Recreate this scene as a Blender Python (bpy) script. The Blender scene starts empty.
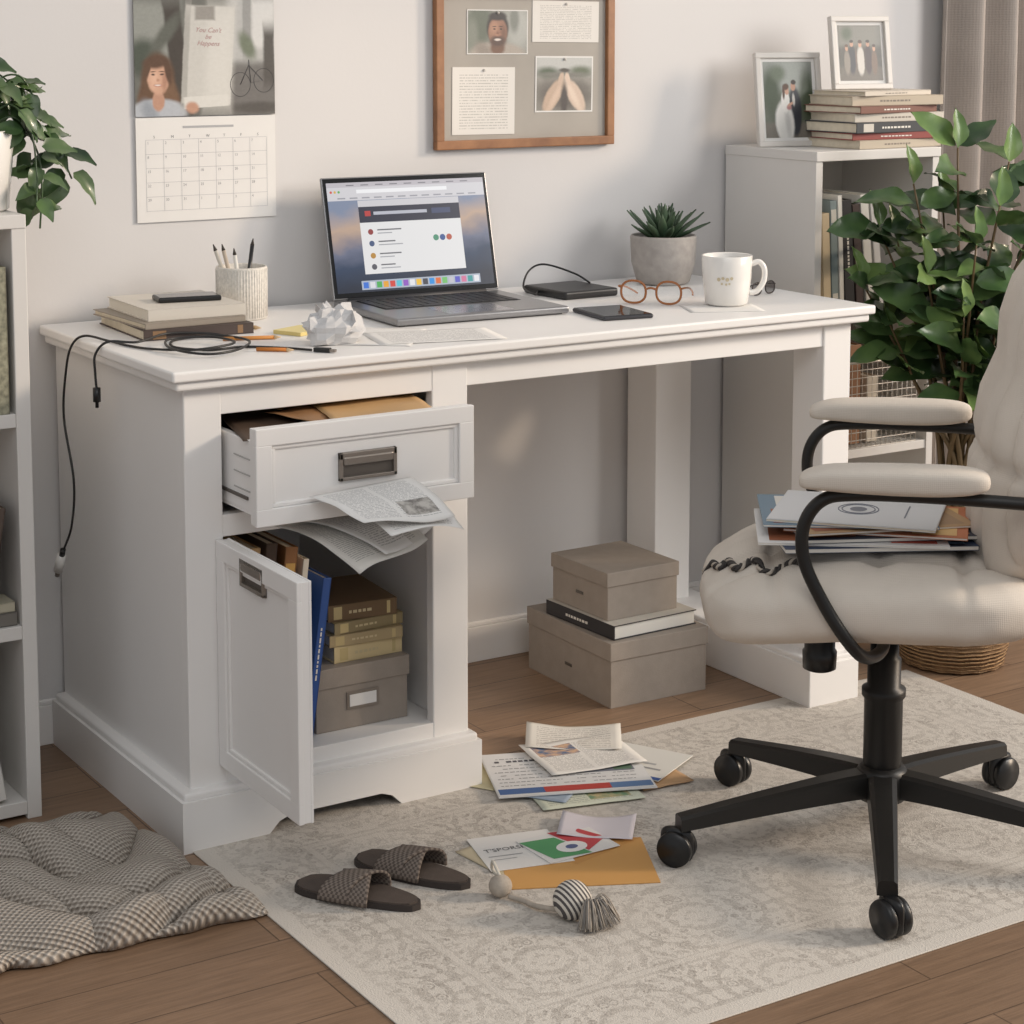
import bpy, bmesh, math, random
from mathutils import Vector, Matrix, Euler, noise
from mathutils.bvhtree import BVHTree
random.seed(11)
COL=bpy.context.collection
R=random.uniform
# ------------------------------------------------------------------ materials
def lin(c):
    o=[]
    for v in c[:3]:
        v=v/255.0
        o.append(v/12.92 if v<=.04045 else ((v+.055)/1.055)**2.4)
    return (o[0],o[1],o[2],1)
class NT:
    def __init__(s,m): s.t=m.node_tree; s.b=s.t.nodes["Principled BSDF"]
    def n(s,typ,**k):
        x=s.t.nodes.new(typ)
        for a,v in k.items(): setattr(x,a,v)
        return x
    def l(s,a,b): s.t.links.new(a,b)
    def val(s,x,v):
        if isinstance(v,bpy.types.NodeSocket): s.l(v,x)
        else: x.default_value=v
    def math(s,op,a,b=None,c=None,clamp=False):
        x=s.n('ShaderNodeMath',operation=op); x.use_clamp=clamp
        s.val(x.inputs[0],a)
        if b is not None: s.val(x.inputs[1],b)
        if c is not None: s.val(x.inputs[2],c)
        return x.outputs[0]
    def mix(s,f,a,b,mode='MIX'):
        x=s.n('ShaderNodeMix',data_type='RGBA',blend_type=mode)
        s.val(x.inputs[0],f); s.val(x.inputs[6],a); s.val(x.inputs[7],b)
        return x.outputs[2]
    def coord(s,which='Object'):
        return s.n('ShaderNodeTexCoord').outputs[which]
    def map(s,vec,scale=(1,1,1),rot=(0,0,0),loc=(0,0,0),typ='POINT'):
        x=s.n('ShaderNodeMapping',vector_type=typ); s.l(vec,x.inputs[0])
        x.inputs['Scale'].default_value=scale; x.inputs['Rotation'].default_value=rot; x.inputs['Location'].default_value=loc
        return x.outputs[0]
    def noise(s,vec,scale,detail=2,rough=.5,out=0):
        x=s.n('ShaderNodeTexNoise'); s.l(vec,x.inputs['Vector']); x.inputs['Scale'].default_value=scale; x.inputs['Detail'].default_value=detail; x.inputs['Roughness'].default_value=rough
        return x.outputs[out]
    def ramp(s,f,stops):
        x=s.n('ShaderNodeValToRGB'); s.l(f,x.inputs[0]); e=x.color_ramp.elements
        while len(e)<len(stops): e.new(.5)
        for i,(p,c) in enumerate(stops): e[i].position=p; e[i].color=c
        return x.outputs[0]
    def bump(s,h,strength=.3,dist=.002):
        x=s.n('ShaderNodeBump'); s.l(h,x.inputs['Height']); x.inputs['Strength'].default_value=strength; x.inputs['Distance'].default_value=dist
        s.l(x.outputs[0],s.b.inputs['Normal'])
def M(name,col,rough=.5,metal=0,var=0,vscale=6,bump=0,bscale=300,emit=0,alpha=None,trans=0,coat=0):
    m=bpy.data.materials.new(name); m.use_nodes=True; t=NT(m); b=t.b
    c=lin(col); b.inputs['Base Color'].default_value=c; b.inputs['Roughness'].default_value=rough; b.inputs['Metallic'].default_value=metal
    if coat: b.inputs['Coat Weight'].default_value=coat
    if var:
        n=t.noise(t.coord(),vscale,3)
        d=tuple(max(0,v*(1-var)) for v in c[:3])+(1,); u=tuple(min(1,v*(1+var)) for v in c[:3])+(1,)
        t.l(t.ramp(n,[(.3,d),(.7,u)]),b.inputs['Base Color'])
    if bump: t.bump(t.noise(t.coord(),bscale,2),bump,.001)
    if emit:
        b.inputs['Emission Color'].default_value=c; b.inputs['Emission Strength'].default_value=emit
    if trans: b.inputs['Transmission Weight'].default_value=trans
    if alpha is not None: b.inputs['Alpha'].default_value=alpha
    return m
_c={}
def K(r,g,b,rough=.55,**k):
    key=(r,g,b,rough,tuple(sorted(k.items())))
    if key not in _c: _c[key]=M("color_%d_%d_%d"%(r,g,b),(r,g,b),rough,**k)
    return _c[key]
white=M("white_lacquer",(234,232,230),.42,var=.015,vscale=3)
white2=M("white_laminate",(213,210,206),.5,var=.02,vscale=3)
drk=M("black_metal",(34,33,32),.42,metal=.3,bump=.1,bscale=900)
blk=M("black_plastic",(22,22,23),.35)
nick=M("brushed_nickel",(150,142,134),.38,metal=.8,bump=.2,bscale=500)
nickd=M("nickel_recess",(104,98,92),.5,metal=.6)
paper=M("paper_white",(226,224,221),.8,var=.02,vscale=12)
pages=M("page_edges",(214,204,184),.85,var=.08,vscale=60)
greyboard=M("grey_boxboard",(150,140,130),.75,var=.05,vscale=40,bump=.3,bscale=500)
ceram=M("white_ceramic",(234,231,226),.2,coat=.4)
alu=M("laptop_aluminium",(150,150,152),.32,metal=.75)
alud=M("laptop_key_black",(34,34,38),.5)
wallm=M("wall_paint",(212,210,210),.85); t=NT(wallm); t.bump(t.noise(t.coord(),140,3),.12,.001)
n=t.noise(t.coord(),1.4,2); t.l(t.ramp(n,[(.3,lin((208,206,206))),(.7,lin((216,214,213)))]),t.b.inputs['Base Color'])
floorm=M("wood_planks",(130,100,78),.45); t=NT(floorm); co=t.coord()
br=t.n('ShaderNodeTexBrick'); t.l(co,br.inputs['Vector']); br.inputs['Scale'].default_value=1; br.inputs['Brick Width'].default_value=1.1; br.inputs['Row Height'].default_value=.115; br.inputs['Mortar Size'].default_value=.0013; br.inputs['Mortar Smooth'].default_value=.3
br.inputs['Color1'].default_value=lin((150,123,100)); br.inputs['Color2'].default_value=lin((128,103,82)); br.inputs['Mortar'].default_value=lin((86,67,52)); br.offset=.37
g=t.noise(t.map(co,(2.2,34,1)),3.0,6,.65); g2_=t.noise(t.map(co,(5,120,1)),3.0,4,.6); gr=t.ramp(t.math('ADD',t.math('MULTIPLY',g,.65),t.math('MULTIPLY',g2_,.35)),[(.32,(.64,.62,.60,1)),(.66,(1.1,1.09,1.07,1))])
t.l(t.mix(1,br.outputs[0],gr,'MULTIPLY'),t.b.inputs['Base Color']); t.bump(t.math('SUBTRACT',g,br.outputs['Fac']),.15,.002)
def rugmat():
    m=M("rug_distressed",(205,199,188),.95); t=NT(m); co=t.coord()
    sep=t.n('ShaderNodeSeparateXYZ'); t.l(co,sep.inputs[0]); x,y=sep.outputs[0],sep.outputs[1]
    fx=t.math('PINGPONG',x,.131); fy=t.math('PINGPONG',y,.105)
    cmb=t.n('ShaderNodeCombineXYZ'); t.l(fx,cmb.inputs[0]); t.l(fy,cmb.inputs[1])
    v2=t.n('ShaderNodeTexVoronoi',feature='F1'); t.l(cmb.outputs[0],v2.inputs['Vector']); v2.inputs['Scale'].default_value=38; v2.inputs['Randomness'].default_value=.8
    petals=t.math('LESS_THAN',t.math('ABSOLUTE',t.math('SUBTRACT',v2.outputs['Distance'],.27)),.06)
    core=t.math('LESS_THAN',v2.outputs['Distance'],.12)
    n1=t.noise(cmb.outputs[0],26,3,.6); b=t.math('GREATER_THAN',n1,.45)
    n2=t.noise(cmb.outputs[0],80,2,.5); c=t.math('GREATER_THAN',n2,.55)
    rr=t.math('SQRT',t.math('ADD',t.math('POWER',fx,2),t.math('POWER',fy,2)))
    ring=t.math('GREATER_THAN',t.math('SINE',t.math('ADD',t.math('MULTIPLY',rr,200),t.math('MULTIPLY',n1,12))),.3)
    pat=t.math('MAXIMUM',t.math('MAXIMUM',petals,t.math('MULTIPLY',core,.8)),t.math('MULTIPLY',ring,t.math('MULTIPLY',b,.8)))
    pat=t.math('MAXIMUM',pat,t.math('MULTIPLY',c,.6))
    ex=t.math('SUBTRACT',.785,t.math('ABSOLUTE',x)); ey=t.math('SUBTRACT',.472,t.math('ABSOLUTE',y))
    e=t.math('MINIMUM',ex,ey)
    def band(p,w): return t.math('LESS_THAN',t.math('ABSOLUTE',t.math('SUBTRACT',e,p)),w)
    lines=t.math('MAXIMUM',t.math('MAXIMUM',band(.035,.0025),band(.150,.003)),band(.166,.0015))
    plain=t.math('MAXIMUM',t.math('LESS_THAN',e,.028),t.math('MULTIPLY',band(.158,.005),.7))
    pat=t.math('MULTIPLY',pat,t.math('SUBTRACT',1,plain)); pat=t.math('MAXIMUM',pat,t.math('MULTIPLY',lines,.45))
    wear=t.noise(co,7,4,.6); wear=t.ramp(wear,[(.34,(.4,.4,.4,1)),(.62,(1,1,1,1))])
    fine=t.noise(co,280,2,.6); fine2=t.ramp(fine,[(.36,(.25,.25,.25,1)),(.62,(1,1,1,1))])
    f=t.math('MULTIPLY',t.math('MULTIPLY',pat,wear),fine2)
    f=t.math('MULTIPLY',f,.85)
    base=t.mix(t.noise(co,5,3),lin((205,199,190)),lin((192,185,177)))
    t.l(t.mix(f,base,lin((138,130,122))),t.b.inputs['Base Color'])
    t.bump(t.math('ADD',fine,t.noise(co,420,1)),.5,.002)
    return m
rugm=rugmat()
def fabric(name,col,scale=700,strength=.25,var=.06):
    m=M(name,col,.92,var=var,vscale=9); t=NT(m); co=t.coord()
    w1=t.n('ShaderNodeTexWave',bands_direction='X'); w2=t.n('ShaderNodeTexWave',bands_direction='Z')
    for w in (w1,w2): t.l(co,w.inputs[0]); w.inputs['Scale'].default_value=scale/6; w.inputs['Distortion'].default_value=2
    t.bump(t.math('ADD',w1.outputs['Fac'],t.math('ADD',w2.outputs['Fac'],t.noise(co,scale,1))),strength,.0012)
    return m
chairf=fabric("cream_upholstery",(204,195,184),700,.15,.05)
curt=fabric("curtain_linen",(164,155,148),500,.2)
linen=fabric("board_linen",(172,166,158),900,.2)
knit=M("knitted_wool",(165,155,145),.95); t=NT(knit); uv=t.coord('UV')
ck=t.n('ShaderNodeSeparateXYZ'); t.l(uv,ck.inputs[0])
sx=t.math('SINE',t.math('MULTIPLY',ck.outputs[0],6.283*36)); sy=t.math('SINE',t.math('MULTIPLY',ck.outputs[1],6.283*64)); pr=t.math('MULTIPLY',sx,sy)
h=t.math('ADD',t.math('MULTIPLY',pr,.5),.5); hh=t.math('ADD',h,t.math('MULTIPLY',t.math('SUBTRACT',t.noise(uv,130,2),.5),.9),clamp=True)
t.l(t.mix(hh,lin((134,124,114)),lin((206,197,186))),t.b.inputs['Base Color']); t.bump(h,.9,.005)
def wood(name,c1,c2,sc=(3,40,40)):
    m=M(name,c1,.45); t=NT(m); g=t.noise(t.map(t.coord(),sc),2.5,5,.6)
    t.l(t.ramp(g,[(.3,lin(c2)),(.7,lin(c1))]),t.b.inputs['Base Color']); return m
oak=wood("frame_oak",(160,112,74),(126,84,54),(8,8,8))
def printed(name,base=(226,224,221),ink=(120,120,122),rows=26,cols=2,dens=.5,alpha=.6,pic=None):
    m=M(name,base,.8); t=NT(m); sp=t.n('ShaderNodeSeparateXYZ'); t.l(t.coord('UV'),sp.inputs[0]); u,v=sp.outputs[0],sp.outputs[1]
    line=t.math('LESS_THAN',t.math('FRACT',t.math('MULTIPLY',v,rows)),.36)
    cmb=t.n('ShaderNodeCombineXYZ'); t.l(t.math('MULTIPLY',u,60),cmb.inputs[0]); t.l(t.math('MULTIPLY',t.math('FLOOR',t.math('MULTIPLY',v,rows)),7.3),cmb.inputs[1])
    wd=t.math('GREATER_THAN',t.noise(cmb.outputs[0],1.0,1),1-dens-.06)
    cu=t.math('FRACT',t.math('MULTIPLY',t.math('SUBTRACT',t.math('MULTIPLY',u,1.16),.08),cols))
    mg=t.math('MULTIPLY',t.math('GREATER_THAN',cu,.05),t.math('LESS_THAN',cu,.95))
    mg=t.math('MULTIPLY',mg,t.math('MULTIPLY',t.math('GREATER_THAN',u,.08),t.math('LESS_THAN',u,.92)))
    mg=t.math('MULTIPLY',mg,t.math('MULTIPLY',t.math('GREATER_THAN',v,.08),t.math('LESS_THAN',v,.9)))
    f=t.math('MULTIPLY',t.math('MULTIPLY',line,wd),mg)
    col=t.mix(t.math('MULTIPLY',f,alpha),lin(base),lin(ink))
    if pic:
        u0,v0,u1,v1,c1,c2=pic
        inside=t.math('MULTIPLY',t.math('MULTIPLY',t.math('GREATER_THAN',u,u0),t.math('LESS_THAN',u,u1)),t.math('MULTIPLY',t.math('GREATER_THAN',v,v0),t.math('LESS_THAN',v,v1)))
        col=t.mix(inside,col,t.ramp(t.noise(t.coord('UV'),9,4,.6),[(.38,lin(c1)),(.6,lin(c2))]))
    t.l(col,t.b.inputs['Base Color']); return m
pt1=printed("printed_text_page",rows=34,pic=(.55,.60,.90,.86,(120,116,112),(190,186,180))); pt2=printed("printed_report",rows=26,cols=1); pt3=printed("newsprint",(212,209,203),(120,120,120),44,3,.55,pic=(.36,.2,.64,.5,(110,108,106),(170,168,164)))
ptc=printed("leaflet_print",(222,219,214),(120,116,116),30,2,.5,.6,(.08,.55,.5,.88,(90,110,140),(206,170,140)))
ptw=printed("pinned_letter",(224,220,214),(140,136,132),24,1,.5,.5)
def blobmat(name,bg,blobs,dist=.012,rough=.35):
    """printed photograph: soft shapes (cu,cv,ru,rv,rotdeg,soft,colour[,'r' rectangular]) in UV space"""
    m=M(name,bg,rough); t=NT(m); uv=t.coord('UV')
    nn=t.noise(uv,9,4,.65,1); vm=t.n('ShaderNodeVectorMath',operation='MULTIPLY_ADD'); t.l(nn,vm.inputs[0]); vm.inputs[1].default_value=(dist,dist,0); t.l(uv,vm.inputs[2])
    off=t.map(vm.outputs[0],loc=(-dist/2,-dist/2,0))
    cur=t.mix(t.noise(uv,5,3),tuple(c*.6 for c in lin(bg)[:3])+(1,),tuple(min(1,c*1.35) for c in lin(bg)[:3])+(1,))
    for bl in blobs:
        cu,cv,ru,rv,ro,so,c=bl[:7]
        v=t.map(off,(ru,rv,1),(0,0,math.radians(ro)),(cu,cv,0),'TEXTURE')
        sp=t.n('ShaderNodeSeparateXYZ'); t.l(v,sp.inputs[0])
        if len(bl)>7: d=t.math('MAXIMUM',t.math('ABSOLUTE',sp.outputs[0]),t.math('ABSOLUTE',sp.outputs[1]))
        else:
            q=t.n('ShaderNodeVectorMath',operation='LENGTH'); cb=t.n('ShaderNodeCombineXYZ'); t.l(sp.outputs[0],cb.inputs[0]); t.l(sp.outputs[1],cb.inputs[1]); t.l(cb.outputs[0],q.inputs[0]); d=q.outputs['Value']
        mr=t.n('ShaderNodeMapRange',interpolation_type='SMOOTHSTEP'); t.l(d,mr.inputs[0]); mr.inputs[1].default_value=1-so; mr.inputs[2].default_value=1+so; mr.inputs[3].default_value=1; mr.inputs[4].default_value=0
        cur=t.mix(mr.outputs[0],cur,lin(c))
    g=t.noise(uv,30,5,.7); cur=t.mix(.32,cur,t.ramp(g,[(.3,(.32,.32,.32,1)),(.7,(.66,.66,.66,1))]),'SOFT_LIGHT')
    t.l(cur,t.b.inputs['Base Color']); return m
# ------------------------------------------------------------------ mesh builder
I4=Matrix.Identity(4)
def T(x,y,z): return Matrix.Translation((x,y,z))
def RX(a): return Matrix.Rotation(math.radians(a),4,'X')
def RY(a): return Matrix.Rotation(math.radians(a),4,'Y')
def RZ(a): return Matrix.Rotation(math.radians(a),4,'Z')
def S(x,y,z): return Matrix.Diagonal((x,y,z,1))
def frame(o,u,v):
    u=Vector(u).normalized(); v=Vector(v).normalized(); w=u.cross(v)
    return Matrix((( u.x,v.x,w.x,o[0]),(u.y,v.y,w.y,o[1]),(u.z,v.z,w.z,o[2]),(0,0,0,1)))
def smooth(pts,n=6,closed=False):
    P=[Vector(p) for p in pts]; out=[]; L=len(P)
    rng=range(L) if closed else range(L-1)
    for i in rng:
        if closed: a,b,c,d=P[i-1],P[i],P[(i+1)%L],P[(i+2)%L]
        else:
            b,c=P[i],P[i+1]; a=P[i-1] if i>0 else b*2-c; d=P[i+2] if i+2<L else c*2-b
        for k in range(n):
            s=k/n
            out.append(.5*((2*b)+(c-a)*s+(2*a-5*b+4*c-d)*s*s+(3*b-a-3*c+d)*s**3))
    if not closed: out.append(P[-1])
    return out
_bc={}
def cc(w,m): x=math.cos(w); return math.copysign(abs(x)**m,x)
def ss(w,m): x=math.sin(w); return math.copysign(abs(x)**m,x)
class MB:
    def __init__(s): s.v=[];s.f=[];s.mi=[];s.sm=[];s.uv=[];s.mats=[]
    def m(s,mat):
        if mat not in s.mats: s.mats.append(mat)
        return s.mats.index(mat)
    def add(s,vs,fs,mat,mtx=None,sm=False,uvs=None):
        o=len(s.v)
        for p in vs:
            p=Vector(p); s.v.append(mtx@p if mtx else p)
        k=s.m(mat)
        for i,f in enumerate(fs):
            s.f.append([o+j for j in f]); s.mi.append(k); s.sm.append(sm); s.uv.append([uvs[j] for j in f] if uvs else None)
        return s
    def box(s,x0,y0,z0,x1,y1,z1,mat,bev=0,mtx=None,seg=2):
        dx,dy,dz=abs(x1-x0),abs(y1-y0),abs(z1-z0); bev=min(bev,dx*.45,dy*.45,dz*.45)
        key=(round(dx,5),round(dy,5),round(dz,5),round(bev,5),seg)
        if key not in _bc:
            bm=bmesh.new(); bmesh.ops.create_cube(bm,size=1); bmesh.ops.scale(bm,vec=(dx,dy,dz),verts=bm.verts)
            if bev>0: bmesh.ops.bevel(bm,geom=bm.edges[:],offset=bev,segments=seg,affect='EDGES',profile=.5)
            bm.verts.index_update()
            _bc[key]=([v.co.copy() for v in bm.verts],[[v.index for v in f.verts] for f in bm.faces]); bm.free()
        vs,fs=_bc[key]; t=T((x0+x1)/2,(y0+y1)/2,(z0+z1)/2)
        return s.add(vs,fs,mat,(mtx@t) if mtx else t)
    def lathe(s,prof,mat,mtx=None,seg=32,sm=True,cap=True):
        vs=[];fs=[];n=len(prof)
        for i in range(seg):
            a=2*math.pi*i/seg
            for r,z in prof: vs.append((r*math.cos(a),r*math.sin(a),z))
        for i in range(seg):
            j=(i+1)%seg
            for k in range(n-1): fs.append([i*n+k,j*n+k,j*n+k+1,i*n+k+1])
        if cap:
            if prof[0][0]>1e-6: fs.append([i*n for i in range(seg)][::-1])
            if prof[-1][0]>1e-6: fs.append([i*n+n-1 for i in range(seg)])
        return s.add(vs,fs,mat,mtx,sm)
    def cyl(s,p,r,h,mat,mtx=None,seg=24):
        t=T(*p); return s.lathe([(r,0),(r,h)],mat,(mtx@t) if mtx else t,seg,sm=False)
    def tube(s,pts,r,mat,seg=8,sub=6,closed=False,mtx=None,radii=None):
        P=smooth(pts,sub,closed) if sub else [Vector(p) for p in pts]
        L=len(P); vs=[];fs=[]
        tan=(P[1]-P[0]).normalized(); up=Vector((0,0,1)) if abs(tan.z)<.9 else Vector((1,0,0)); nrm=(up-tan*up.dot(tan)).normalized()
        for i in range(L):
            if closed: tn=(P[(i+1)%L]-P[i-1])
            else: tn=(P[min(i+1,L-1)]-P[max(i-1,0)])
            tn=tn.normalized() if tn.length>1e-9 else tan
            nrm=(nrm-tn*nrm.dot(tn)); nrm=nrm.normalized() if nrm.length>1e-6 else Vector((1,0,0)); bn=tn.cross(nrm)
            rr=r if radii is None else radii(i/(L-1))
            for k in range(seg):
                a=2*math.pi*k/seg; vs.append(P[i]+nrm*(math.cos(a)*rr)+bn*(math.sin(a)*rr))
        for i in range(L if closed else L-1):
            j=(i+1)%L
            for k in range(seg):
                q=(k+1)%seg; fs.append([i*seg+k,i*seg+q,j*seg+q,j*seg+k])
        if not closed: fs.append(list(range(seg))[::-1]); fs.append([(L-1)*seg+k for k in range(seg)])
        return s.add(vs,fs,mat,mtx,True)
    def grid(s,fn,nu,nv,mat,mtx=None,sm=True):
        vs=[];fs=[];uvs=[]
        for i in range(nu+1):
            for j in range(nv+1):
                vs.append(fn(i/nu,j/nv)); uvs.append((i/nu,j/nv))
        for i in range(nu):
            for j in range(nv):
                a=i*(nv+1)+j; fs.append([a,a+nv+1,a+nv+2,a+1])
        return s.add(vs,fs,mat,mtx,sm,uvs)
    def sup(s,a,b,c,mat,e1=.4,e2=.4,mtx=None,nu=48,nv=24,warp=None):
        vs=[];fs=[]
        for i in range(nv+1):
            th=-math.pi/2+math.pi*i/nv
            for j in range(nu):
                ph=2*math.pi*j/nu; p=Vector((a*cc(th,e1)*cc(ph,e2),b*cc(th,e1)*ss(ph,e2),c*ss(th,e1)))
                vs.append(warp(p) if warp else p)
        for i in range(nv):
            for j in range(nu):
                k=(j+1)%nu; fs.append([i*nu+j,i*nu+k,(i+1)*nu+k,(i+1)*nu+j])
        return s.add(vs,fs,mat,mtx,True)
    def sphere(s,p,r,mat,mtx=None,nu=20,nv=12,sc=(1,1,1)):
        t=T(*p)@S(*sc); return s.sup(r,r,r,mat,1,1,(mtx@t) if mtx else t,nu,nv)
    def poly(s,pts,mat,mtx,w=0):
        return s.add([(p[0],p[1],w) for p in pts],[list(range(len(pts)))],mat,mtx,False,[(p[0],p[1]) for p in pts])
    def rect(s,u0,v0,u1,v1,mat,mtx,w=0):
        return s.add([(u0,v0,w),(u1,v0,w),(u1,v1,w),(u0,v1,w)],[[0,1,2,3]],mat,mtx,False,[(0,0),(1,0),(1,1),(0,1)])
    def ell(s,cu,cv,ru,rv,mat,mtx,w=0,n=24):
        return s.poly([(cu+ru*math.cos(2*math.pi*i/n),cv+rv*math.sin(2*math.pi*i/n)) for i in range(n)],mat,mtx,w)
    def prism(s,pts,h,mat,mtx):
        n=len(pts); vs=[(p[0],p[1],0) for p in pts]+[(p[0],p[1],h) for p in pts]
        fs=[list(range(n))[::-1],[n+i for i in range(n)]]+[[i,(i+1)%n,n+(i+1)%n,n+i] for i in range(n)]
        return s.add(vs,fs,mat,mtx)
    def text(s,body,size,mat,mtx,w=0,align='LEFT',shear=0):
        c=bpy.data.curves.new("tmp","FONT"); c.body=body; c.size=size; c.align_x=align; c.resolution_u=2; c.shear=shear
        o=bpy.data.objects.new("tmp",c); me=bpy.data.meshes.new_from_object(o)
        s.add([(v.co.x,v.co.y,w) for v in me.vertices],[list(p.vertices) for p in me.polygons],mat,mtx)
        bpy.data.objects.remove(o); bpy.data.curves.remove(c); bpy.data.meshes.remove(me); return s
    def leaf(s,base,d,up,L,W,mat,curl=.3,fold=.25,n=6,heart=False):
        d=Vector(d).normalized(); up=Vector(up); sd=d.cross(up)
        if sd.length<1e-4: sd=d.cross(Vector((1,0,0.1)))
        sd.normalize(); nn=sd.cross(d).normalized(); vs=[];fs=[]
        for i in range(n+1):
            q=i/n
            if heart: wd=W*math.sin(math.pi*min(1,q**.62))**.85 if 0<q<1 else W*.05
            else: wd=W*math.sin(math.pi*q**.80)**.9 if 0<q<1 else 0.0006
            c=Vector(base)+d*(L*q*(1-.12*curl*q))-nn*(L*curl*q*q)
            rp=.05*W*math.sin(q*14)
            vs+= [c-sd*wd*.5+nn*(wd*fold+rp), c-sd*wd*.28+nn*wd*fold*.35, c, c+sd*wd*.28+nn*wd*fold*.35, c+sd*wd*.5+nn*(wd*fold-rp)]
        for i in range(n):
            a=i*5
            for k in range(4): fs.append([a+k,a+k+1,a+k+6,a+k+5])
        return s.add(vs,fs,mat,None,True)
    def bvh(s): return BVHTree.FromPolygons([tuple(v) for v in s.v],s.f)
    def build(s,name,parent=None,label=None,cat=None,group=None,mtx=None,kind=None,solid=0):
        me=bpy.data.meshes.new(name); me.from_pydata([tuple(v) for v in s.v],[],s.f)
        for mt in s.mats: me.materials.append(mt)
        for i,p in enumerate(me.polygons): p.material_index=s.mi[i]; p.use_smooth=s.sm[i]
        ul=me.uv_layers.new(name="UVMap")
        for i,p in enumerate(me.polygons):
            if s.uv[i]:
                for k,li in enumerate(p.loop_indices): ul.data[li].uv=s.uv[i][k]
        me.update(); o=bpy.data.objects.new(name,me); COL.objects.link(o)
        if parent: o.parent=parent
        if mtx: o.matrix_local=mtx
        if label: o["label"]=label
        if cat: o["category"]=cat
        if group: o["group"]=group
        if kind: o["kind"]=kind
        if solid: md=o.modifiers.new("thick",'SOLIDIFY'); md.thickness=solid; md.offset=0
        return o
def thing(name,label,cat,mtx=I4,group=None):
    e=bpy.data.objects.new(name,None); e.empty_display_size=.05; COL.objects.link(e); e.matrix_world=mtx
    e["label"]=label; e["category"]=cat
    if group: e["group"]=group
    return e
def sub(name,parent):
    e=bpy.data.objects.new(name,None); COL.objects.link(e); e.parent=parent; return e
def place(x,y,z,rz=0): return T(x,y,z)@RZ(rz)
# ------------------------------------------------------------------ setting
WY=.604
MB().box(-2.2,WY,0,3.4,WY+.12,2.6,wallm).build("wall_back",kind="structure")
MB().box(-2.2,-3.2,-.06,3.4,WY,0,floorm).build("floor",kind="structure")
b=MB().box(-2.2,WY-.012,0,3.4,WY-.0005,.072,white,.001); b.box(-2.2,WY-.009,.072,3.4,WY-.0005,.082,white,.003); b.build("baseboard_back",kind="structure")
rx0,rx1,ry0,ry1=.02,1.59,-.86,.084
b=MB().box(-.785,-.472,0,.785,.472,.0022,rugm,.001); b.build("rug",label="cream distressed oriental rug with faded grey ornament on the wooden floor",cat="rug",mtx=T((rx0+rx1)/2,(ry0+ry1)/2,.0003))
RG=.0027
def cf(u,v):
    x=2.105+u*.66; y=.535+.030*math.sin(u*44)+.01*math.sin(u*17+1)+.006*math.sin(v*5+u*9)
    return (x,y,.02+v*2.3)
b=MB(); b.grid(cf,160,10,curt); b.build("curtain",label="grey-beige linen curtain hanging in soft vertical pleats",cat="curtain",solid=.003)
# ------------------------------------------------------------------ knitted throw: plump rounded folds with narrow valleys
TH=[[Vector((-.42,-.235,0)),Vector((.020,-.262,0))],[Vector((-.44,-.06,0)),Vector((-.006,-.09,0))],[Vector((-.40,.09,0)),Vector((-.022,.07,0))],[Vector((-.33,.185,0)),Vector((-.060,.190,0))]]
def throw(u,v):
    k=min(2.999,v*3); i=int(k); f=k-i
    L=TH[i][0].lerp(TH[i+1][0],f); Rr=TH[i][1].lerp(TH[i+1][1],f); p=L.lerp(Rr,u)
    eu=min(1,min(u,1-u)*9); ev=min(1,min(v,1-v)*10); e=math.sqrt(max(0,eu*(2-eu)*ev*(2-ev)))
    nx=noise.noise(Vector((u*1.7,v*1.6,1.7))); ny=noise.noise(Vector((u*2.0,v*1.8,8.3))); nz=noise.noise(Vector((u*2.4,v*3.2,4.1)))
    ph=(v*4.4-u*.9+nx*1.5+.10*math.sin(u*9))*math.pi
    f1=abs(math.sin(ph))**.70
    ph2=(u*2.6+v*1.9+ny*2.0)*math.pi
    f2=abs(math.sin(ph2))**.75
    h=.036*(1+.6*nz)*f1+.016*f2*(1-.3*f1)+.004*noise.noise(Vector((u*7,v*9,3)))
    heap=.028*math.exp(-((u-.55)/.36)**2-((v-.66)/.22)**2)+.012*math.exp(-((u-.78)/.22)**2-((v-.25)/.14)**2)
    z=.004+(h+heap)*e
    p.y-=.55*h*e+.3*heap*e; p.x-=.12*h*e
    rag=1-e
    p.x+=rag*.014*noise.noise(Vector((u*7,v*9,6))); p.y+=rag*.014*noise.noise(Vector((u*9,v*7,9)))
    if p.x>.000 and p.y>-.006: p.y=-.006
    return (p.x,p.y,max(.0032,z))
b=MB(); b.grid(throw,230,260,knit)
b.build("knitted_throw",None,"grey-beige knitted throw blanket crumpled on the wooden floor","blanket",solid=.005)
# ------------------------------------------------------------------ desk
W=1.4128; D=.59
desk=thing("desk","white painted wooden desk with open drawer and open cabinet door","desk")
b=MB().box(0,0,.743,W,D+.003,.76,white,.004,seg=3); b.box(.008,.008,.728,W-.008,D,.7435,white,.005,seg=3); b.build("tabletop",desk)
b=MB()
x0,x1,y0=.028,.535,.028
b.box(x0,y0+.02,.085,.05,D,.7285,white,.001); b.box(.513,y0+.02,.085,x1,D,.7285,white,.001); b.box(.05,.572,.085,.513,D,.7285,white)
b.box(.05,.045,.098,.513,.572,.118,white); b.box(.05,.045,.495,.513,.572,.512,white)
b.box(x0,y0,.085,.091,y0+.022,.7285,white,.002); b.box(.467,y0,.085,x1,y0+.022,.7285,white,.002)
b.box(.09,y0+.001,.683,.468,y0+.022,.7285,white,.0015); b.box(.09,y0+.001,.489,.468,y0+.022,.524,white,.0015); b.box(.09,y0+.001,.085,.468,y0+.022,.119,white,.0015)
b.box(.49,.05,.119,.513,.572,.495,white)
b.build("cabinet_body",desk)
b=MB(); px1=.548; pf=.005
zf=frame((0,pf+.022,0),(1,0,0),(0,0,1))
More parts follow.
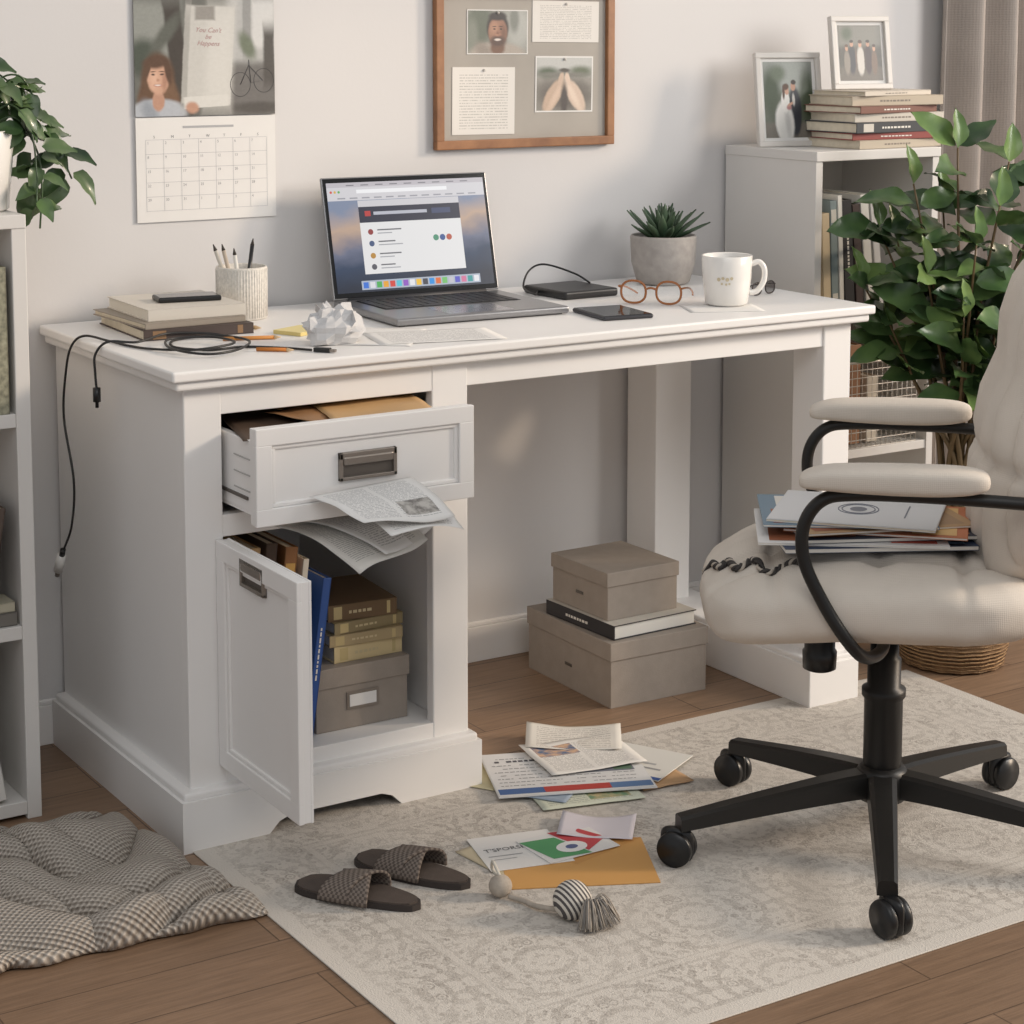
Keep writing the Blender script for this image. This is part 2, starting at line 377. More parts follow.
poly=[(.005,0),(.150,0),(.170,.020),(.190,.027),(.355,.027),(.375,.020),(.395,0),(px1,0),(px1,.082),(.005,.082)]
b.prism(poly,.022,white,zf)
b.box(.005,pf+.022,0,.027,D,.082,white); b.box(px1-.02,pf+.022,0,px1,D,.082,white)
b.box(.0105,pf+.0045,.08,px1-.0045,D,.094,white,.005,seg=3)
b.build("plinth",desk)
b=MB().box(x1,.034,.685,1.33,.052,.7285,white,.0015); b.box(x1,D-.02,.69,1.28,D-.002,.7285,white,.001); b.box(1.345,.1,.69,1.365,.52,.7285,white,.001); b.build("apron",desk)
MB().box(1.312,.03,.088,1.378,.118,.7285,white,.0025).build("leg",desk)
MB().box(1.262,.487,.088,1.352,D-.002,.7285,white,.0025).build("leg",desk)
b=MB().box(1.274,.010,0,1.396,D,.082,white,.002); b.box(1.278,.014,.08,1.392,D-.004,.092,white,.004,seg=3); b.build("foot",desk)
dr=sub("drawer",desk)
b=MB(); fx0,fx1,fz0,fz1=.087,.468,.531,.681; fy=-.10
b.box(fx0+.001,fy+.004,fz0+.001,fx1-.001,fy+.02,fz1-.001,white,.001)
w=.027
def framed(b,u0,v0,u1,v1,w,f):
    for q in ((u0,v0,u1,v0+w),(u0,v1-w,u1,v1),(u0,v0+w-.001,u0+w,v1-w+.001),(u1-w,v0+w-.001,u1,v1-w+.001)): f(q)
framed(b,fx0,fz0,fx1,fz1,w,lambda q:b.box(q[0],fy-.004,q[1],q[2],fy+.006,q[3],white,.0015))
framed(b,fx0+w,fz0+w,fx1-w,fz1-w,.007,lambda q:b.box(q[0],fy,q[1],q[2],fy+.006,q[3],white,.002))
b.build("drawer_front",dr)
b=MB(); b.box(.099,fy+.02,.545,.111,.36,.655,white,.001); b.box(.445,fy+.02,.545,.457,.36,.655,white,.001); b.box(.111,.348,.545,.445,.36,.655,white); b.box(.1,fy+.02,.54,.456,.36,.547,white)
for z in (.575,.60,.625): b.box(.0975,fy+.02,z,.0995,.0,z+.002,K(178,176,174))
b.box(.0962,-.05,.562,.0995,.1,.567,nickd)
b.build("drawer_box",dr)
def pull(parent,mtx,w=.1,h=.044):
    b=MB(); t=.006
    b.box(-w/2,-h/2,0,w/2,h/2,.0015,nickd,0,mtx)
    for q in ((-w/2,-h/2,w/2,-h/2+t),(-w/2,h/2-t*1.8,w/2,h/2),(-w/2,-h/2,-w/2+t,h/2),(w/2-t,-h/2,w/2,h/2)): b.box(q[0],q[1],0,q[2],q[3],.007,nick,.0012,mtx)
    b.box(-w/2+t,h*.05,.001,w/2-t,h/2-t,.0085,nick,.003,mtx)
    b.build("handle",parent)
pull(dr,frame(((fx0+fx1)/2+.001,fy+.004,.607),(1,0,0),(0,0,1)),.1,.044)
dorr=sub("door",desk)
dm=T(.089,.028,0)@RZ(-0.8)@T(-.089,-.028,0)
b=MB(); dy0,dy1,dz0,dz1=-.264,.027,.124,.487; w=.030
b.box(.084,dy0+.001,dz0+.001,.098,dy1-.001,dz1-.001,white,.001,dm)
framed(b,dy0,dz0,dy1,dz1,w,lambda q:b.box(.077,q[0],q[1],.086,q[2],q[3],white,.0015,dm))
framed(b,dy0,dz0,dy1,dz1,w,lambda q:b.box(.096,q[0],q[1],.101,q[2],q[3],white,.0015,dm))
framed(b,dy0+w,dz0+w,dy1-w,dz1-w,.007,lambda q:b.box(.0805,q[0],q[1],.086,q[2],q[3],white,.002,dm))
b.build("door_panel",dorr)
pull(dorr,dm@frame((.084,-.104,.457),(0,-1,0),(0,0,1)),.085,.044)
for z in (.17,.43): MB().box(.087,.022,z,.096,.05,z+.03,nick,.001).build("hinge",dorr)
# ------------------------------------------------------------------ books
def book(w,d,t,cov,mtx,label,cat="book",spine='x-',group=None,pg=pages,band=None,title=None,soft=False,top=None,name="book"):
    e=thing(name,label,cat,mtx,group); c=.0018 if not soft else .0008; b=MB(); o=.003 if not soft else .0005
    hw,hd=w/2,d/2
    b.box(-hw,-hd,0,hw,hd,c,cov,.0005); b.box(-hw,-hd,t-c,hw,hd,t,cov,.0005)
    if spine=='x-': b.box(-hw,-hd,0,-hw+c*1.4,hd,t,cov,.0008); sf=frame((-hw-.0002,hd,0),(0,-1,0),(0,0,1)); L=d
    else: b.box(-hw,-hd,0,hw,-hd+c*1.4,t,cov,.0008); sf=frame((-hw,-hd-.0002,0),(1,0,0),(0,0,1)); L=w
    if band: b.rect(L*.08,t*.12,L*.2,t*.88,band,sf,.0001); b.rect(L*.85,t*.12,L*.9,t*.88,band,sf,.0001)
    if title:
        rr=random.Random(int(L*1e4)); u=L*.30
        while u<L*.62:
            q=rr.uniform(.004,.009); b.rect(u,t*.40,min(u+q,L*.64),t*.58,title,sf,.0002); u+=q+.0025
    if top: top(b,frame((-hw,-hd,t+.0003),(1,0,0),(0,1,0)),w,d)
    b.build("cover",e)
    p=MB()
    if spine=='x-': p.box(-hw+c,-hd+o,c*.8,hw-o,hd-o,t-c*.8,pg)
    else: p.box(-hw+o,-hd+c,c*.8,hw-o,hd-o,t-c*.8,pg)
    p.build("pages",e); return e
def standing(h,d,t,cov,x,y,z,label,lean=0,**k):
    m=T(x,y,z)@RY(lean)@Matrix(((0,0,1,0),(0,1,0,0),(-1,0,0,0),(0,0,0,1)))@T(-h/2,d/2,0)
    return book(h,d,t,cov,m,label,spine='y-',**k)
wt=K(222,218,210)
Z=.7602
book(.195,.235,.018,K(74,62,58),place(.185,.425,Z,-3),"dark brown hardback book at the bottom of the desk stack",spine='y-',band=K(140,110,80))
book(.185,.22,.010,K(150,140,128),place(.175,.43,Z+.0182,2),"thin taupe book in the middle of the desk stack",spine='y-')
book(.175,.205,.020,K(206,200,190),place(.19,.435,Z+.0284,-2),"cream hardback book on top of the desk stack",spine='y-',pg=K(225,220,208))
e=thing("smartphone","black smartphone lying on the stack of books","phone",place(.205,.42,Z+.0486,-10))
MB().box(-.055,-.028,0,.055,.028,.009,blk,.003,seg=3).build("phone_body",e); MB().box(-.052,-.025,.009,.052,.025,.0094,K(60,62,66,.1),0).build("phone_screen",e)
# ------------------------------------------------------------------ pen cup
cup=thing("pen_cup","white speckled ribbed ceramic cup holding pencils and pens","pen holder",T(.336,.479,Z))
prof=[(0,0),(.043,0),(.045,.002),(.0455,.092),(.0435,.094),(.042,.092),(.0415,.006),(0,.006)]
speck=M("speckled_ceramic",(212,207,199),.6,var=.13,vscale=190,bump=.35,bscale=160)
b=MB(); b.lathe(prof,speck,seg=48,cap=False)
for k in range(56):
    a=2*math.pi*k/56; b.tube([(.0450*math.cos(a),.0450*math.sin(a),.004),(.0454*math.cos(a),.0454*math.sin(a),.09)],.0009,speck,6,0)
b.build("cup_body",cup)
for (ax,ay,tx,ty,h,c,nm,l) in ((-.02,.0,-.045,.01,.135,K(205,198,186),"pencil","pale"),(-.01,.01,-.025,.02,.133,K(190,176,160),"pencil","tan"),(0,-.01,-.018,-.012,.128,K(225,222,214),"pen","white"),(.012,0,.022,.0,.142,K(30,30,32,.3),"pen","black")):
    e=thing(nm,l+" "+nm+" standing in the ribbed cup",nm,T(.336,.479,Z),"writing tools in the pen cup")
    b=MB(); b.tube([(ax*.3,ay*.3,.008),(tx,ty,h-.012)],.0038,c,8,0); b.build("barrel",e); b=MB(); d=Vector((tx-ax*.3,ty-ay*.3,h-.02)).normalized(); p=Vector((tx,ty,h-.012)); b.tube([p,p+d*.012],.003,K(60,55,50),8,0,radii=lambda s:.003*(1-s)+.0008); b.build("tip",e)
# ------------------------------------------------------------------ laptop
lm=T(.511,.224,Z)@RZ(-3)
lap=thing("laptop","open silver laptop with dusk wallpaper and a browser window","laptop",lm)
LW,LD=.348,.268
b=MB(); b.box(0,0,.002,LW,LD,.015,alu,.004,seg=3); b.box(.01,.01,0,.02,.03,.002,blk); b.box(LW-.02,.01,0,LW-.01,.03,.002,blk); b.box(LW-.02,LD-.03,0,LW-.01,LD-.01,.002,blk); b.box(.01,LD-.03,0,.02,LD-.01,.002,blk); b.build("laptop_base",lap)
b=MB(); b.box(.035,.118,.0148,LW-.035,LD-.022,.0154,K(40,40,44),0)
for r in range(6):
    n=14
    for k in range(n):
        kx=.037+k*(LW-.074)/n; ky=.12+r*.0212
        if r==0 and 3<k<9:
            if k==4: b.box(kx,ky,.0153,kx+(LW-.074)/n*5-.002,ky+.018,.0168,alud,.0006)
            continue
        b.box(kx,ky,.0153,kx+(LW-.074)/n-.0025,ky+.0185,.0168,alud,.0006)
b.build("keyboard",lap)
MB().box(.11,.012,.0149,.24,.1,.0153,K(165,165,170,.25,metal=.6),0).build("trackpad",lap)
lid=T(0,LD-.004,.016)@RX(-14)
b=MB(); b.box(0,0,0,LW,.006,.230,alu,.0028,lid,3); b.box(.0025,-.0012,.003,LW-.0025,.001,.2275,K(12,12,14,.15),.001,lid); b.build("screen_lid",lap)
b=MB().tube([(.03,LD-.003,.014),(LW-.03,LD-.003,.014)],.006,K(50,50,54),10,0); b.build("hinge",lap)
scr=lid@frame((.009,-.0016,.012),(1,0,0),(0,0,1)); sw,sh=LW-.018,.207
def em(r,g,b_,s=.85):
    key=('e',r,g,b_)
    if key not in _c:
        m=M("screen_%d_%d_%d"%(r,g,b_),(0,0,0),.3); t=NT(m); t.b.inputs['Emission Color'].default_value=lin((r,g,b_)); t.b.inputs['Emission Strength'].default_value=s; _c[key]=m
    return _c[key]
wp=M("screen_wallpaper",(0,0,0),.3); t=NT(wp); sp=t.n('ShaderNodeSeparateXYZ'); uvo=t.coord('UV'); t.l(uvo,sp.inputs[0])
f=t.math('ADD',sp.outputs[1],t.math('MULTIPLY',t.math('SUBTRACT',t.noise(uvo,4,4),.5),.32))
f=t.math('ADD',f,t.math('MULTIPLY',t.math('SUBTRACT',sp.outputs[0],.5),-.12))
c=t.ramp(f,[(.05,lin((28,40,62))),(.28,lin((48,68,98))),(.42,lin((116,122,146))),(.60,lin((208,178,156))),(.82,lin((140,152,178)))])
t.l(c,t.b.inputs['Emission Color']); t.b.inputs['Emission Strength'].default_value=.75
b=MB(); b.rect(0,0,sw,sh,wp,scr,0)
b.rect(0,sh-.034,sw,sh,em(218,216,220),scr,.0002); b.rect(0,sh-.009,sw,sh,em(198,193,199),scr,.0004); b.rect(.06,sh-.021,.25,sh-.014,em(250,250,252),scr,.0004)
for i,cq in enumerate(((220,90,80),(225,180,80),(100,180,100))): b.ell(.008+i*.008,sh-.0175,.0025,.0025,em(*cq),scr,.0005,12)
for i in range(9): b.rect(.04+i*.03,sh-.0065,.056+i*.03,sh-.0045,em(130,128,135),scr,.0005)
for i in range(12): b.rect(.02+i*.025,sh-.031,.036+i*.025,sh-.0285,em(160,160,168),scr,.0005)
wx0,wx1,wy0,wy1=.060,.272,.033,.172
b.rect(wx0,wy0,wx1,wy1,em(238,237,237),scr,.0006)
b.rect(wx0,wy1-.012,wx1,wy1,em(214,212,216),scr,.0008); b.rect(wx0,wy1-.042,wx1,wy1-.012,em(36,40,62),scr,.0008)
b.rect(wx0+.012,wy1-.030,wx0+.024,wy1-.020,em(190,60,60),scr,.001); b.rect(wx0+.030,wy1-.028,wx1-.07,wy1-.022,em(190,192,204),scr,.001); b.rect(wx1-.06,wy1-.030,wx1-.02,wy1-.02,em(66,76,110),scr,.001)
for i,y in enumerate((.112,.090,.067,.046)):
    b.ell(wx0+.02,y,.0055,.0055,em(*((150,60,60),(70,90,130),(190,140,60),(90,90,100))[i]),scr,.001,14)
    b.rect(wx0+.034,y+.002,wx0+.034+(.05,.035,.045,.03)[i],y+.0045,em(110,110,116),scr,.001); b.rect(wx0+.034,y-.004,wx0+.034+(.03,.05,.03,.04)[i],y-.002,em(170,170,176),scr,.001)
for i,cq in enumerate(((80,150,120),(60,90,150),(190,90,70))): b.ell(wx0+.155+i*.014,.095,.006,.006,em(*cq),scr,.001,14)
b.rect(.050,.004,.300,.021,em(180,190,206),scr,.0006)
pal=[(60,120,220),(230,230,235),(80,180,90),(240,170,50),(220,70,60),(90,200,220),(150,90,200),(240,240,245),(250,200,60),(70,70,80),(40,150,230),(230,110,50),(120,200,110),(200,200,210),(90,90,200),(220,120,160),(60,160,160),(240,240,245)]
for i,cq in enumerate(pal): b.rect(.0535+i*.0137,.0068,.0640+i*.0137,.0182,em(*cq),scr,.0009)
b.build("display",lap)
# ------------------------------------------------------------------ desk objects
def sheet(name,label,cat,w,h,mtx,mat,curl=.0,wav=.0015,seed=0,group=None):
    def f(u,v):
        x=(u-.5)*w; y=(v-.5)*h; z=.0004+wav*(1+noise.noise(Vector((u*3+seed,v*3,seed*1.7))))+curl*((2*u-1)**2)*(.4+.6*v)
        return (x,y,z)
    b=MB(); b.grid(f,14,14,mat); return b.build(name,None,label,cat,group,mtx,solid=.0004)
def qsheet(name,label,cat,c4,mat,bend=(0,0,0),wav=.002,seed=0,group=None):
    A,B,C_,D_=[Vector(p) for p in c4]; bend=Vector(bend)
    def f(u,v):
        p=(A*(1-u)+B*u)*(1-v)+(D_*(1-u)+C_*u)*v
        return p+bend*(math.sin(math.pi*v)) + Vector((0,0,wav*noise.noise(Vector((u*3+seed,v*3,seed)))*min(1,v*3)+.006*max(0,v-.7)*math.sin(u*5+seed)/.3))
    b=MB(); b.grid(f,16,16,mat); return b.build(name,None,label,cat,group,None,solid=.0004)
sheet("paper_sheet","printed paper sheet lying in front of the laptop","paper",.22,.13,place(.515,.105,Z,-14),pt2,wav=.0008)
sheet("paper_sheet","blank white paper sheet under the printed one","paper",.15,.19,place(.43,.155,Z-.0002,-38),paper,wav=.0005,seed=3)
greyp=M("crumpled_grey_paper",(202,201,201),.8)
def crum(p):
    n=p.normalized()
    k=.80+.70*abs(noise.noise(n*2.2+Vector((3,1,7))))+.42*abs(noise.noise(n*4.4+Vector((1,9,2))))+(.30*max(0,n.x-.5) if n.y<.4 else 0)
    return Vector((p.x*k*1.12,p.y*k,max(-.026,p.z*k)))
b=MB(); b.sup(.039,.034,.033,greyp,1,1,None,17,11,crum)
for i in range(len(b.sm)): b.sm[i]=False
rc=random.Random(6)
for k in range(5):
    a=(0.2,3.4,5.2,-.7,2.2)[k]; el=(.1,.2,.5,-.1,.9)[k]; d=Vector((math.cos(a)*math.cos(el),math.sin(a)*math.cos(el),math.sin(el)*.8)); sd=d.cross(Vector((rc.uniform(-1,1),rc.uniform(-1,1),rc.uniform(-1,1)))).normalized(); p0=d*.020
    tip=p0+d*.030; tip.z=max(tip.z,-.022)
    b.add([p0-sd*.022,p0+sd*.022,tip+sd*.014,tip-sd*.010+Vector((0,0,.004)),p0+d*.015+sd.cross(d)*.007],[[0,1,4],[1,2,4],[2,3,4],[3,0,4]],greyp)
b.build("crumpled_paper",None,"crumpled ball of greyish-white paper on the desk","paper",mtx=T(.335,.125,Z+.0265))
b=MB(); b.box(-.035,-.03,0,.035,.03,.006,K(220,200,130),.0005); b.box(-.035,-.03,.006,.035,.03,.0066,K(228,212,150)); b.build("sticky_note_pad",None,"pale yellow sticky note pad","notepad",mtx=place(.345,.265,Z,24))
for (x,y,rz,c,l) in ((.235,.235,-20,K(206,140,70),"orange pencil lying beside the cable"),(.275,.375,-60,K(180,150,110),"brown pencil lying beside the pen cup"),(.215,.105,-40,K(196,120,50),"short orange pencil lying on the desk")):
    e=thing("pencil",l,"pencil",place(x,y,Z+.0035,rz)); L=.085 if "short" not in l else .05
    MB().tube([(-L/2,0,0),(L/2,0,0)],.0033,c,6,0).build("barrel",e); MB().tube([(L/2,0,0),(L/2+.012,0,0)],.003,K(220,190,150),6,0,radii=lambda s:.0033*(1-s)+.0004).build("tip",e)
cab=K(28,27,28,.45)
b=MB(); zc=Z+.0025
b.tube([(.27,.072,zc),(.24,.115,zc),(.19,.16,zc),(.13,.16,zc),(.095,.22,zc),(.13,.29,zc),(.20,.27,zc+.003),(.215,.19,zc+.004),(.16,.115,zc+.004),(.10,.10,zc+.004),(.07,.17,zc+.006),(.10,.25,zc+.008),(.17,.235,zc+.008),(.175,.16,zc+.008),(.10,.145,zc+.005),(.05,.23,zc),(.03,.33,zc),(.006,.385,zc+.004),(-.010,.405,Z-.012),(-.012,.43,.70),(-.012,.445,.62),(-.012,.405,.52),(-.012,.42,.44),(-.012,.465,.385)],.0021,cab,8,8)
cb=thing("charging_cable","long black charging cable looped on the desk, hanging down its side","cable"); b.build("cord",cb)
b=MB(); pm=T(.281,.056,zc)@RZ(-50); b.box(-.014,-.005,-.002,.014,.005,.005,blk,.001,pm); b.box(.013,-.004,-.001,.023,.004,.003,nick,0,pm); b.build("plug",cb)
b=MB(); b.tube([(-.013,.463,.388),(-.013,.470,.376)],.0048,blk,12,0); b.tube([(-.014,.470,.376),(-.014,.488,.345)],.0080,K(226,224,220,.3),12,0); b.tube([(-.014,.488,.345),(-.014,.494,.335)],.0045,nick,8,0); b.build("plug",cb)
cb=thing("charging_cable","short black cable drooping over the desk edge","cable")
b=MB(); b.tube([(.215,.285,zc),(.19,.30,zc+.004),(.12,.305,zc+.009),(.055,.275,zc+.004),(.010,.29,zc+.006),(-.009,.298,Z-.012),(-.011,.295,.72),(-.011,.29,.69)],.0021,cab,8,8); b.build("cord",cb)
b=MB(); b.tube([(-.011,.29,.695),(-.011,.29,.672),(-.011,.29,.671),(-.011,.29,.662)],.006,blk,10,0,radii=lambda s:.0065 if s<.5 else .003); b.build("plug",cb)
e=thing("smartphone","black smartphone lying face up on the desk","phone",place(.918,.155,Z,-8))
MB().box(-.05,-.065,0,.05,.065,.008,K(70,70,74,.3,metal=.6),.004,seg=3).build("phone_body",e); MB().box(-.047,-.062,.0078,.047,.062,.0084,K(16,18,22,.08),.0003).build("phone_screen",e)
e=thing("external_drive","black external hard drive with a looped cable","hard drive",place(1.015,.435,Z,2))
MB().box(-.064,-.07,0,.064,.07,.016,K(32,32,34,.4),.005,seg=3).build("drive_body",e)
MB().tube([(-.064,.02,.008),(-.085,.0,.006),(-.07,.06,.012),(-.04,.085,.04),(-.01,.075,.052),(.03,.03,.036),(.055,.01,.017)],.002,cab,8,8).build("cable",e)
def glasses(label,mtx,col,lenscol):
    e=thing("eyeglasses",label,"glasses",mtx); fr=K(*col,.25); b=MB()
    for sx in (-1,1):
        b.tube([(sx*.032+.0225*cc(a,.85),0,.022+.020*ss(a,.85)) for a in [i*math.pi/8 for i in range(16)]],.0021,fr,8,3,True)
        b.tube([(sx*.055,0,.030),(sx*.060,.006,.031),(sx*.060,.05,.025),(sx*.056,.10,.012),(sx*.052,.125,.003)],.0018,fr,8,6)
    b.tube([(-.010,0,.027),(0,-.002,.030),(.010,0,.027)],.0020,fr,8,6); b.build("frame",e)
    for sx in (-1,1):
        l=MB(); l.ell(0,0,.0215,.019,lenscol,frame((sx*.032,0,.022),(1,0,0),(0,0,1)),0,28); l.build("lens",e)
lens=M("clear_lens",(235,240,240),.05,alpha=.15); lensd=M("smoke_lens",(60,54,54),.1,alpha=.7)
glasses("round tortoiseshell-brown eyeglasses standing open on the desk",place(1.055,.225,Z+.001,-48)@S(1.05,1.05,1.05),(158,98,54),lens)
glasses("dark eyeglasses resting near the desk edge",place(1.325,.225,Z+.0005,14)@S(.66,.66,.6),(46,38,38),lensd)
mug=thing("mug","white ceramic coffee mug with a small printed emblem","mug",place(1.175,.15,Z+.0012,-32))
prof=[(0,0),(.034,0),(.040,.004),(.0455,.05),(.0475,.092),(.0465,.0935),(.0445,.092),(.042,.05),(.037,.008),(0,.006)]
b=MB(); b.lathe(prof,ceram,seg=48,cap=False); b.build("mug_body",mug)
b=MB(); b.tube([(.0445,0,.076),(.060,0,.080),(.070,0,.067),(.069,0,.044),(.057,0,.026),(.042,0,.022)],.0055,ceram,10,6); b.build("handle",mug)
b=MB(); mf=K(204,190,160)
def onmug(cx,cz,r,n=20):
    vs=[]
    for i in range(n):
        a=2*math.pi*i/n; th=math.radians(-100)+(cx+r*math.cos(a))/.046; z=cz+r*math.sin(a); rr=.0462+(z-.05)*.045; vs.append((rr*math.cos(th),rr*math.sin(th),z))
    b.add(vs,[list(range(n))],mf)
for (dx,dz,r) in ((-.012,.052,.0035),(-.004,.054,.003),(.004,.052,.0035),(.012,.054,.003),(-.006,.044,.0022),(.002,.043,.0022),(.008,.044,.002)): onmug(dx,dz,r)
b.build("printed_emblem",mug)
MB().lathe([(0,0),(.0425,0)],K(70,48,36,.2),T(0,0,.07),32,cap=False).build("coffee",mug)
sheet("paper_napkin","small white paper lying under the mug","paper",.14,.10,place(1.14,.12,Z-.0003,-24),paper,wav=.0003)
def gleaf(name,c1,c2,rough=.38):
    m=M(name,c1,rough,coat=.12); t=NT(m); n=t.noise(t.coord(),14,3); t.l(t.ramp(n,[(.35,lin(c2)),(.65,lin(c1))]),t.b.inputs['Base Color']); return m
gl=gleaf("aloe_green",(90,110,84),(56,78,58)); gl2=gleaf("glossy_leaf",(88,114,66),(54,80,46),.32); gl3=gleaf("glossy_leaf_dark",(66,90,52),(40,62,36),.32); gl4=gleaf("pothos_leaf",(88,110,68),(54,78,46)); gl5=gleaf("young_leaf",(120,144,82),(90,118,66),.32)
conc=M("concrete_pot",(166,160,155),.85,var=.1,vscale=60,bump=.4,bscale=200); soil=M("potting_soil",(62,48,38),.95,var=.3,vscale=90,bump=.8,bscale=150)
e=thing("potted_succulent","spiky green succulent in a round grey concrete pot","plant",T(1.268,.475,Z))
b=MB(); b.lathe([(0,0),(.046,0),(.054,.005),(.065,.045),(.0675,.095),(.066,.099),(.061,.099),(.060,.088),(0,.088)],conc,seg=48,cap=False); b.build("pot",e)
MB().lathe([(0,.0905),(.030,.0905),(.0605,.088)],soil,None,32,cap=False).build("soil",e)
b=MB()
for k in range(32):
    a=k*2.4; q=k/32; el=math.radians(84-62*q); L=.070+.018*R(-.5,1)*(.3+q)
    d=Vector((math.cos(a)*math.cos(el),math.sin(a)*math.cos(el),math.sin(el)))
    b.leaf((math.cos(a)*.012*q*1.5,math.sin(a)*.012*q*1.5,.087),d,(0,0,1) if el<1.4 else (1,0,0),L,.018,gl,curl=-.10+R(-.1,.1),fold=.35,n=6)
b.build("leaves",e,solid=.002)
# ------------------------------------------------------------------ drawer contents and papers
for i,(x,z,w,d,c,l) in enumerate(((.20,.548,.16,.24,(60,52,48),"dark brown folder inside the open drawer"),(.365,.548,.15,.26,(214,188,150),"buff card folder inside the open drawer"))):
    MB().box(-w/2,-d/2,0,w/2,d/2,.096,K(*c),.001).build("file_folder",None,l,"folder","papers in the drawer",place(x,.12,z,0))
sheet("paper_sheet","sheet of manila paper lying on top in the drawer","paper",.2,.18,T(.33,.03,.657)@RZ(14)@RX(4),K(206,164,112),wav=.006,group="papers in the drawer")
sheet("paper_sheet","dark paper sheet in the drawer","paper",.16,.2,T(.19,.03,.655)@RZ(-12)@RX(3),K(84,68,56),wav=.004,seed=4,group="papers in the drawer")
sheet("paper_sheet","tan paper sheet in the drawer","paper",.18,.12,T(.35,.02,.668)@RZ(-8)@RX(4),K(190,154,108),wav=.004,seed=2,group="papers in the drawer")
sheet("paper_sheet","brown paper sheet in the drawer","paper",.10,.14,T(.25,.01,.664)@RZ(24)@RX(4),K(150,112,76),wav=.004,seed=12,group="papers in the drawer")
g="papers sticking out below the drawer"
qsheet("paper_sheet","curled printed sheet drooping over the cabinet door","paper",[(.175,.02,.497),(.325,-.0,.510),(.35,-.16,.494),(.225,-.17,.452)],pt3,bend=(0,0,.016),seed=7,group=g)
qsheet("paper_sheet","white sheet jutting out of the cabinet top","paper",[(.20,.0,.506),(.35,-.01,.512),(.40,-.13,.508),(.27,-.17,.478)],pt1,bend=(0,0,.014),seed=9,group=g)
qsheet("paper_sheet","printed sheet poking out in front of the drawer","paper",[(.23,-.110,.540),(.375,-.110,.546),(.392,-.20,.512),(.255,-.215,.526)],pt2,bend=(0,0,.006),seed=5,group=g)
qsheet("paper_sheet","printed sheet resting against the drawer front","paper",[(.172,-.108,.570),(.348,-.108,.580),(.376,-.20,.534),(.212,-.21,.540)],pt1,bend=(0,0,.006),seed=1,group=g)
# ------------------------------------------------------------------ storage boxes
def sbox(w,d,h,mtx,label,lid=.035,labelh=False):
    e=thing("storage_box",label,"storage box",mtx); MB().box(-w/2+.003,-d/2+.003,0,w/2-.003,d/2-.003,h-.002,greyboard,.001).build("box_body",e)
    b=MB(); b.box(-w/2,-d/2,h-lid,w/2,d/2,h,greyboard,.0015); b.build("lid",e)
    b=MB()
    if labelh:
        fr=frame((-.03,-d/2+.0025,h*.30),(1,0,0),(0,0,1)); b.box(0,0,0,.06,.03,.002,nick,.0005,fr); b.box(.005,.005,.001,.055,.025,.0028,paper,0,fr); b.build("label_holder",e)
    else:
        b.box(-w/2+.0015,-.012,h*.35,-w/2+.0035,.012,h*.35+.006,nickd,.001); b.build("grommet",e)
sbox(.178,.22,.108,place(.362,.19,.1185,0),"small grey-beige board box with metal label holder in the cabinet",.034,True)
sbox(.228,.300,.127,place(1.0715,.355,0,-1),"large grey-beige lidded box on the floor under the desk")
book(.200,.222,.028,K(44,42,44),place(1.068,.335,.1275,2),"thick black-spined book between the two storage boxes",spine='x-',pg=K(222,218,210),title=wt,top=lambda b,m,w,d:b.rect(0,0,w,d,K(196,190,180),m))
sbox(.172,.190,.094,place(1.060,.345,.156,1),"small grey-beige lidded box stacked on the book under the desk",.028)
zb=.2268
for w,d,t_,c,rz,l in ((.130,.17,.028,(216,196,150),1,"cream hardback book on the grey cabinet box"),(.135,.18,.020,(176,156,118),-3,"tan book stacked in the cabinet"),(.132,.17,.020,(150,134,98),2,"olive hardback book stacked in the cabinet"),(.125,.165,.028,(116,92,64),-5,"brown hardback book on top of the cabinet stack")):
    book(w,d,t_,K(*c),place(.382,.185,zb,rz),l,spine='y-',group="books stacked in the cabinet",band=K(200,180,130),title=K(206,190,150)); zb+=t_+.0003
gs="books standing in the cabinet"
standing(.275,.19,.015,K(40,78,146),.238,.052,.1185,"blue paperback leaning in the cabinet",lean=8,title=wt,group=gs)
standing(.31,.20,.010,K(218,214,204),.205,.055,.1185,"white paperback leaning in the cabinet",lean=7,group=gs)
standing(.335,.21,.022,K(140,98,62),.172,.052,.1185,"brown leather book leaning in the cabinet",lean=6.5,band=K(200,160,90),group=gs)
standing(.345,.21,.020,K(74,58,48),.140,.052,.1185,"dark brown book leaning in the cabinet",lean=6,group=gs)
standing(.340,.21,.018,K(190,156,112),.114,.055,.1185,"tan book leaning in the cabinet",lean=6,group=gs)
# ------------------------------------------------------------------ wall: calendar
cal=thing("wall_calendar","wall calendar with a photo page above a month grid","calendar",T(.19,WY-.003,.928))
cm=frame((0,0,0),(1,0,0),(0,0,1)); cw=.274
b=MB(); b.box(0,0,0,cw,.188,.0015,paper,0,cm)
ln=K(182,182,186)
for i in range(8): b.rect(.018+i*.034,.02,.0186+i*.034,.148,ln,cm,.0018)
for j in range(6): b.rect(.018,.02+j*.0256,.256,.0206+j*.0256,ln,cm,.0018)
for j in range(5):
    for i in range(7): b.text(str((j*7+i)%31+1),.0068,K(160,160,164),cm@T(.021+i*.034,.038+(4-j)*.0256,.0018))
for i in range(7): b.text("SMTWTFS"[i],.007,K(130,130,134),cm@T(.033+i*.034,.151,.0018))
b.rect(.09,.168,.19,.172,K(170,170,172),cm,.0018); b.build("calendar_page",cal)
P0=.19; ph=.21
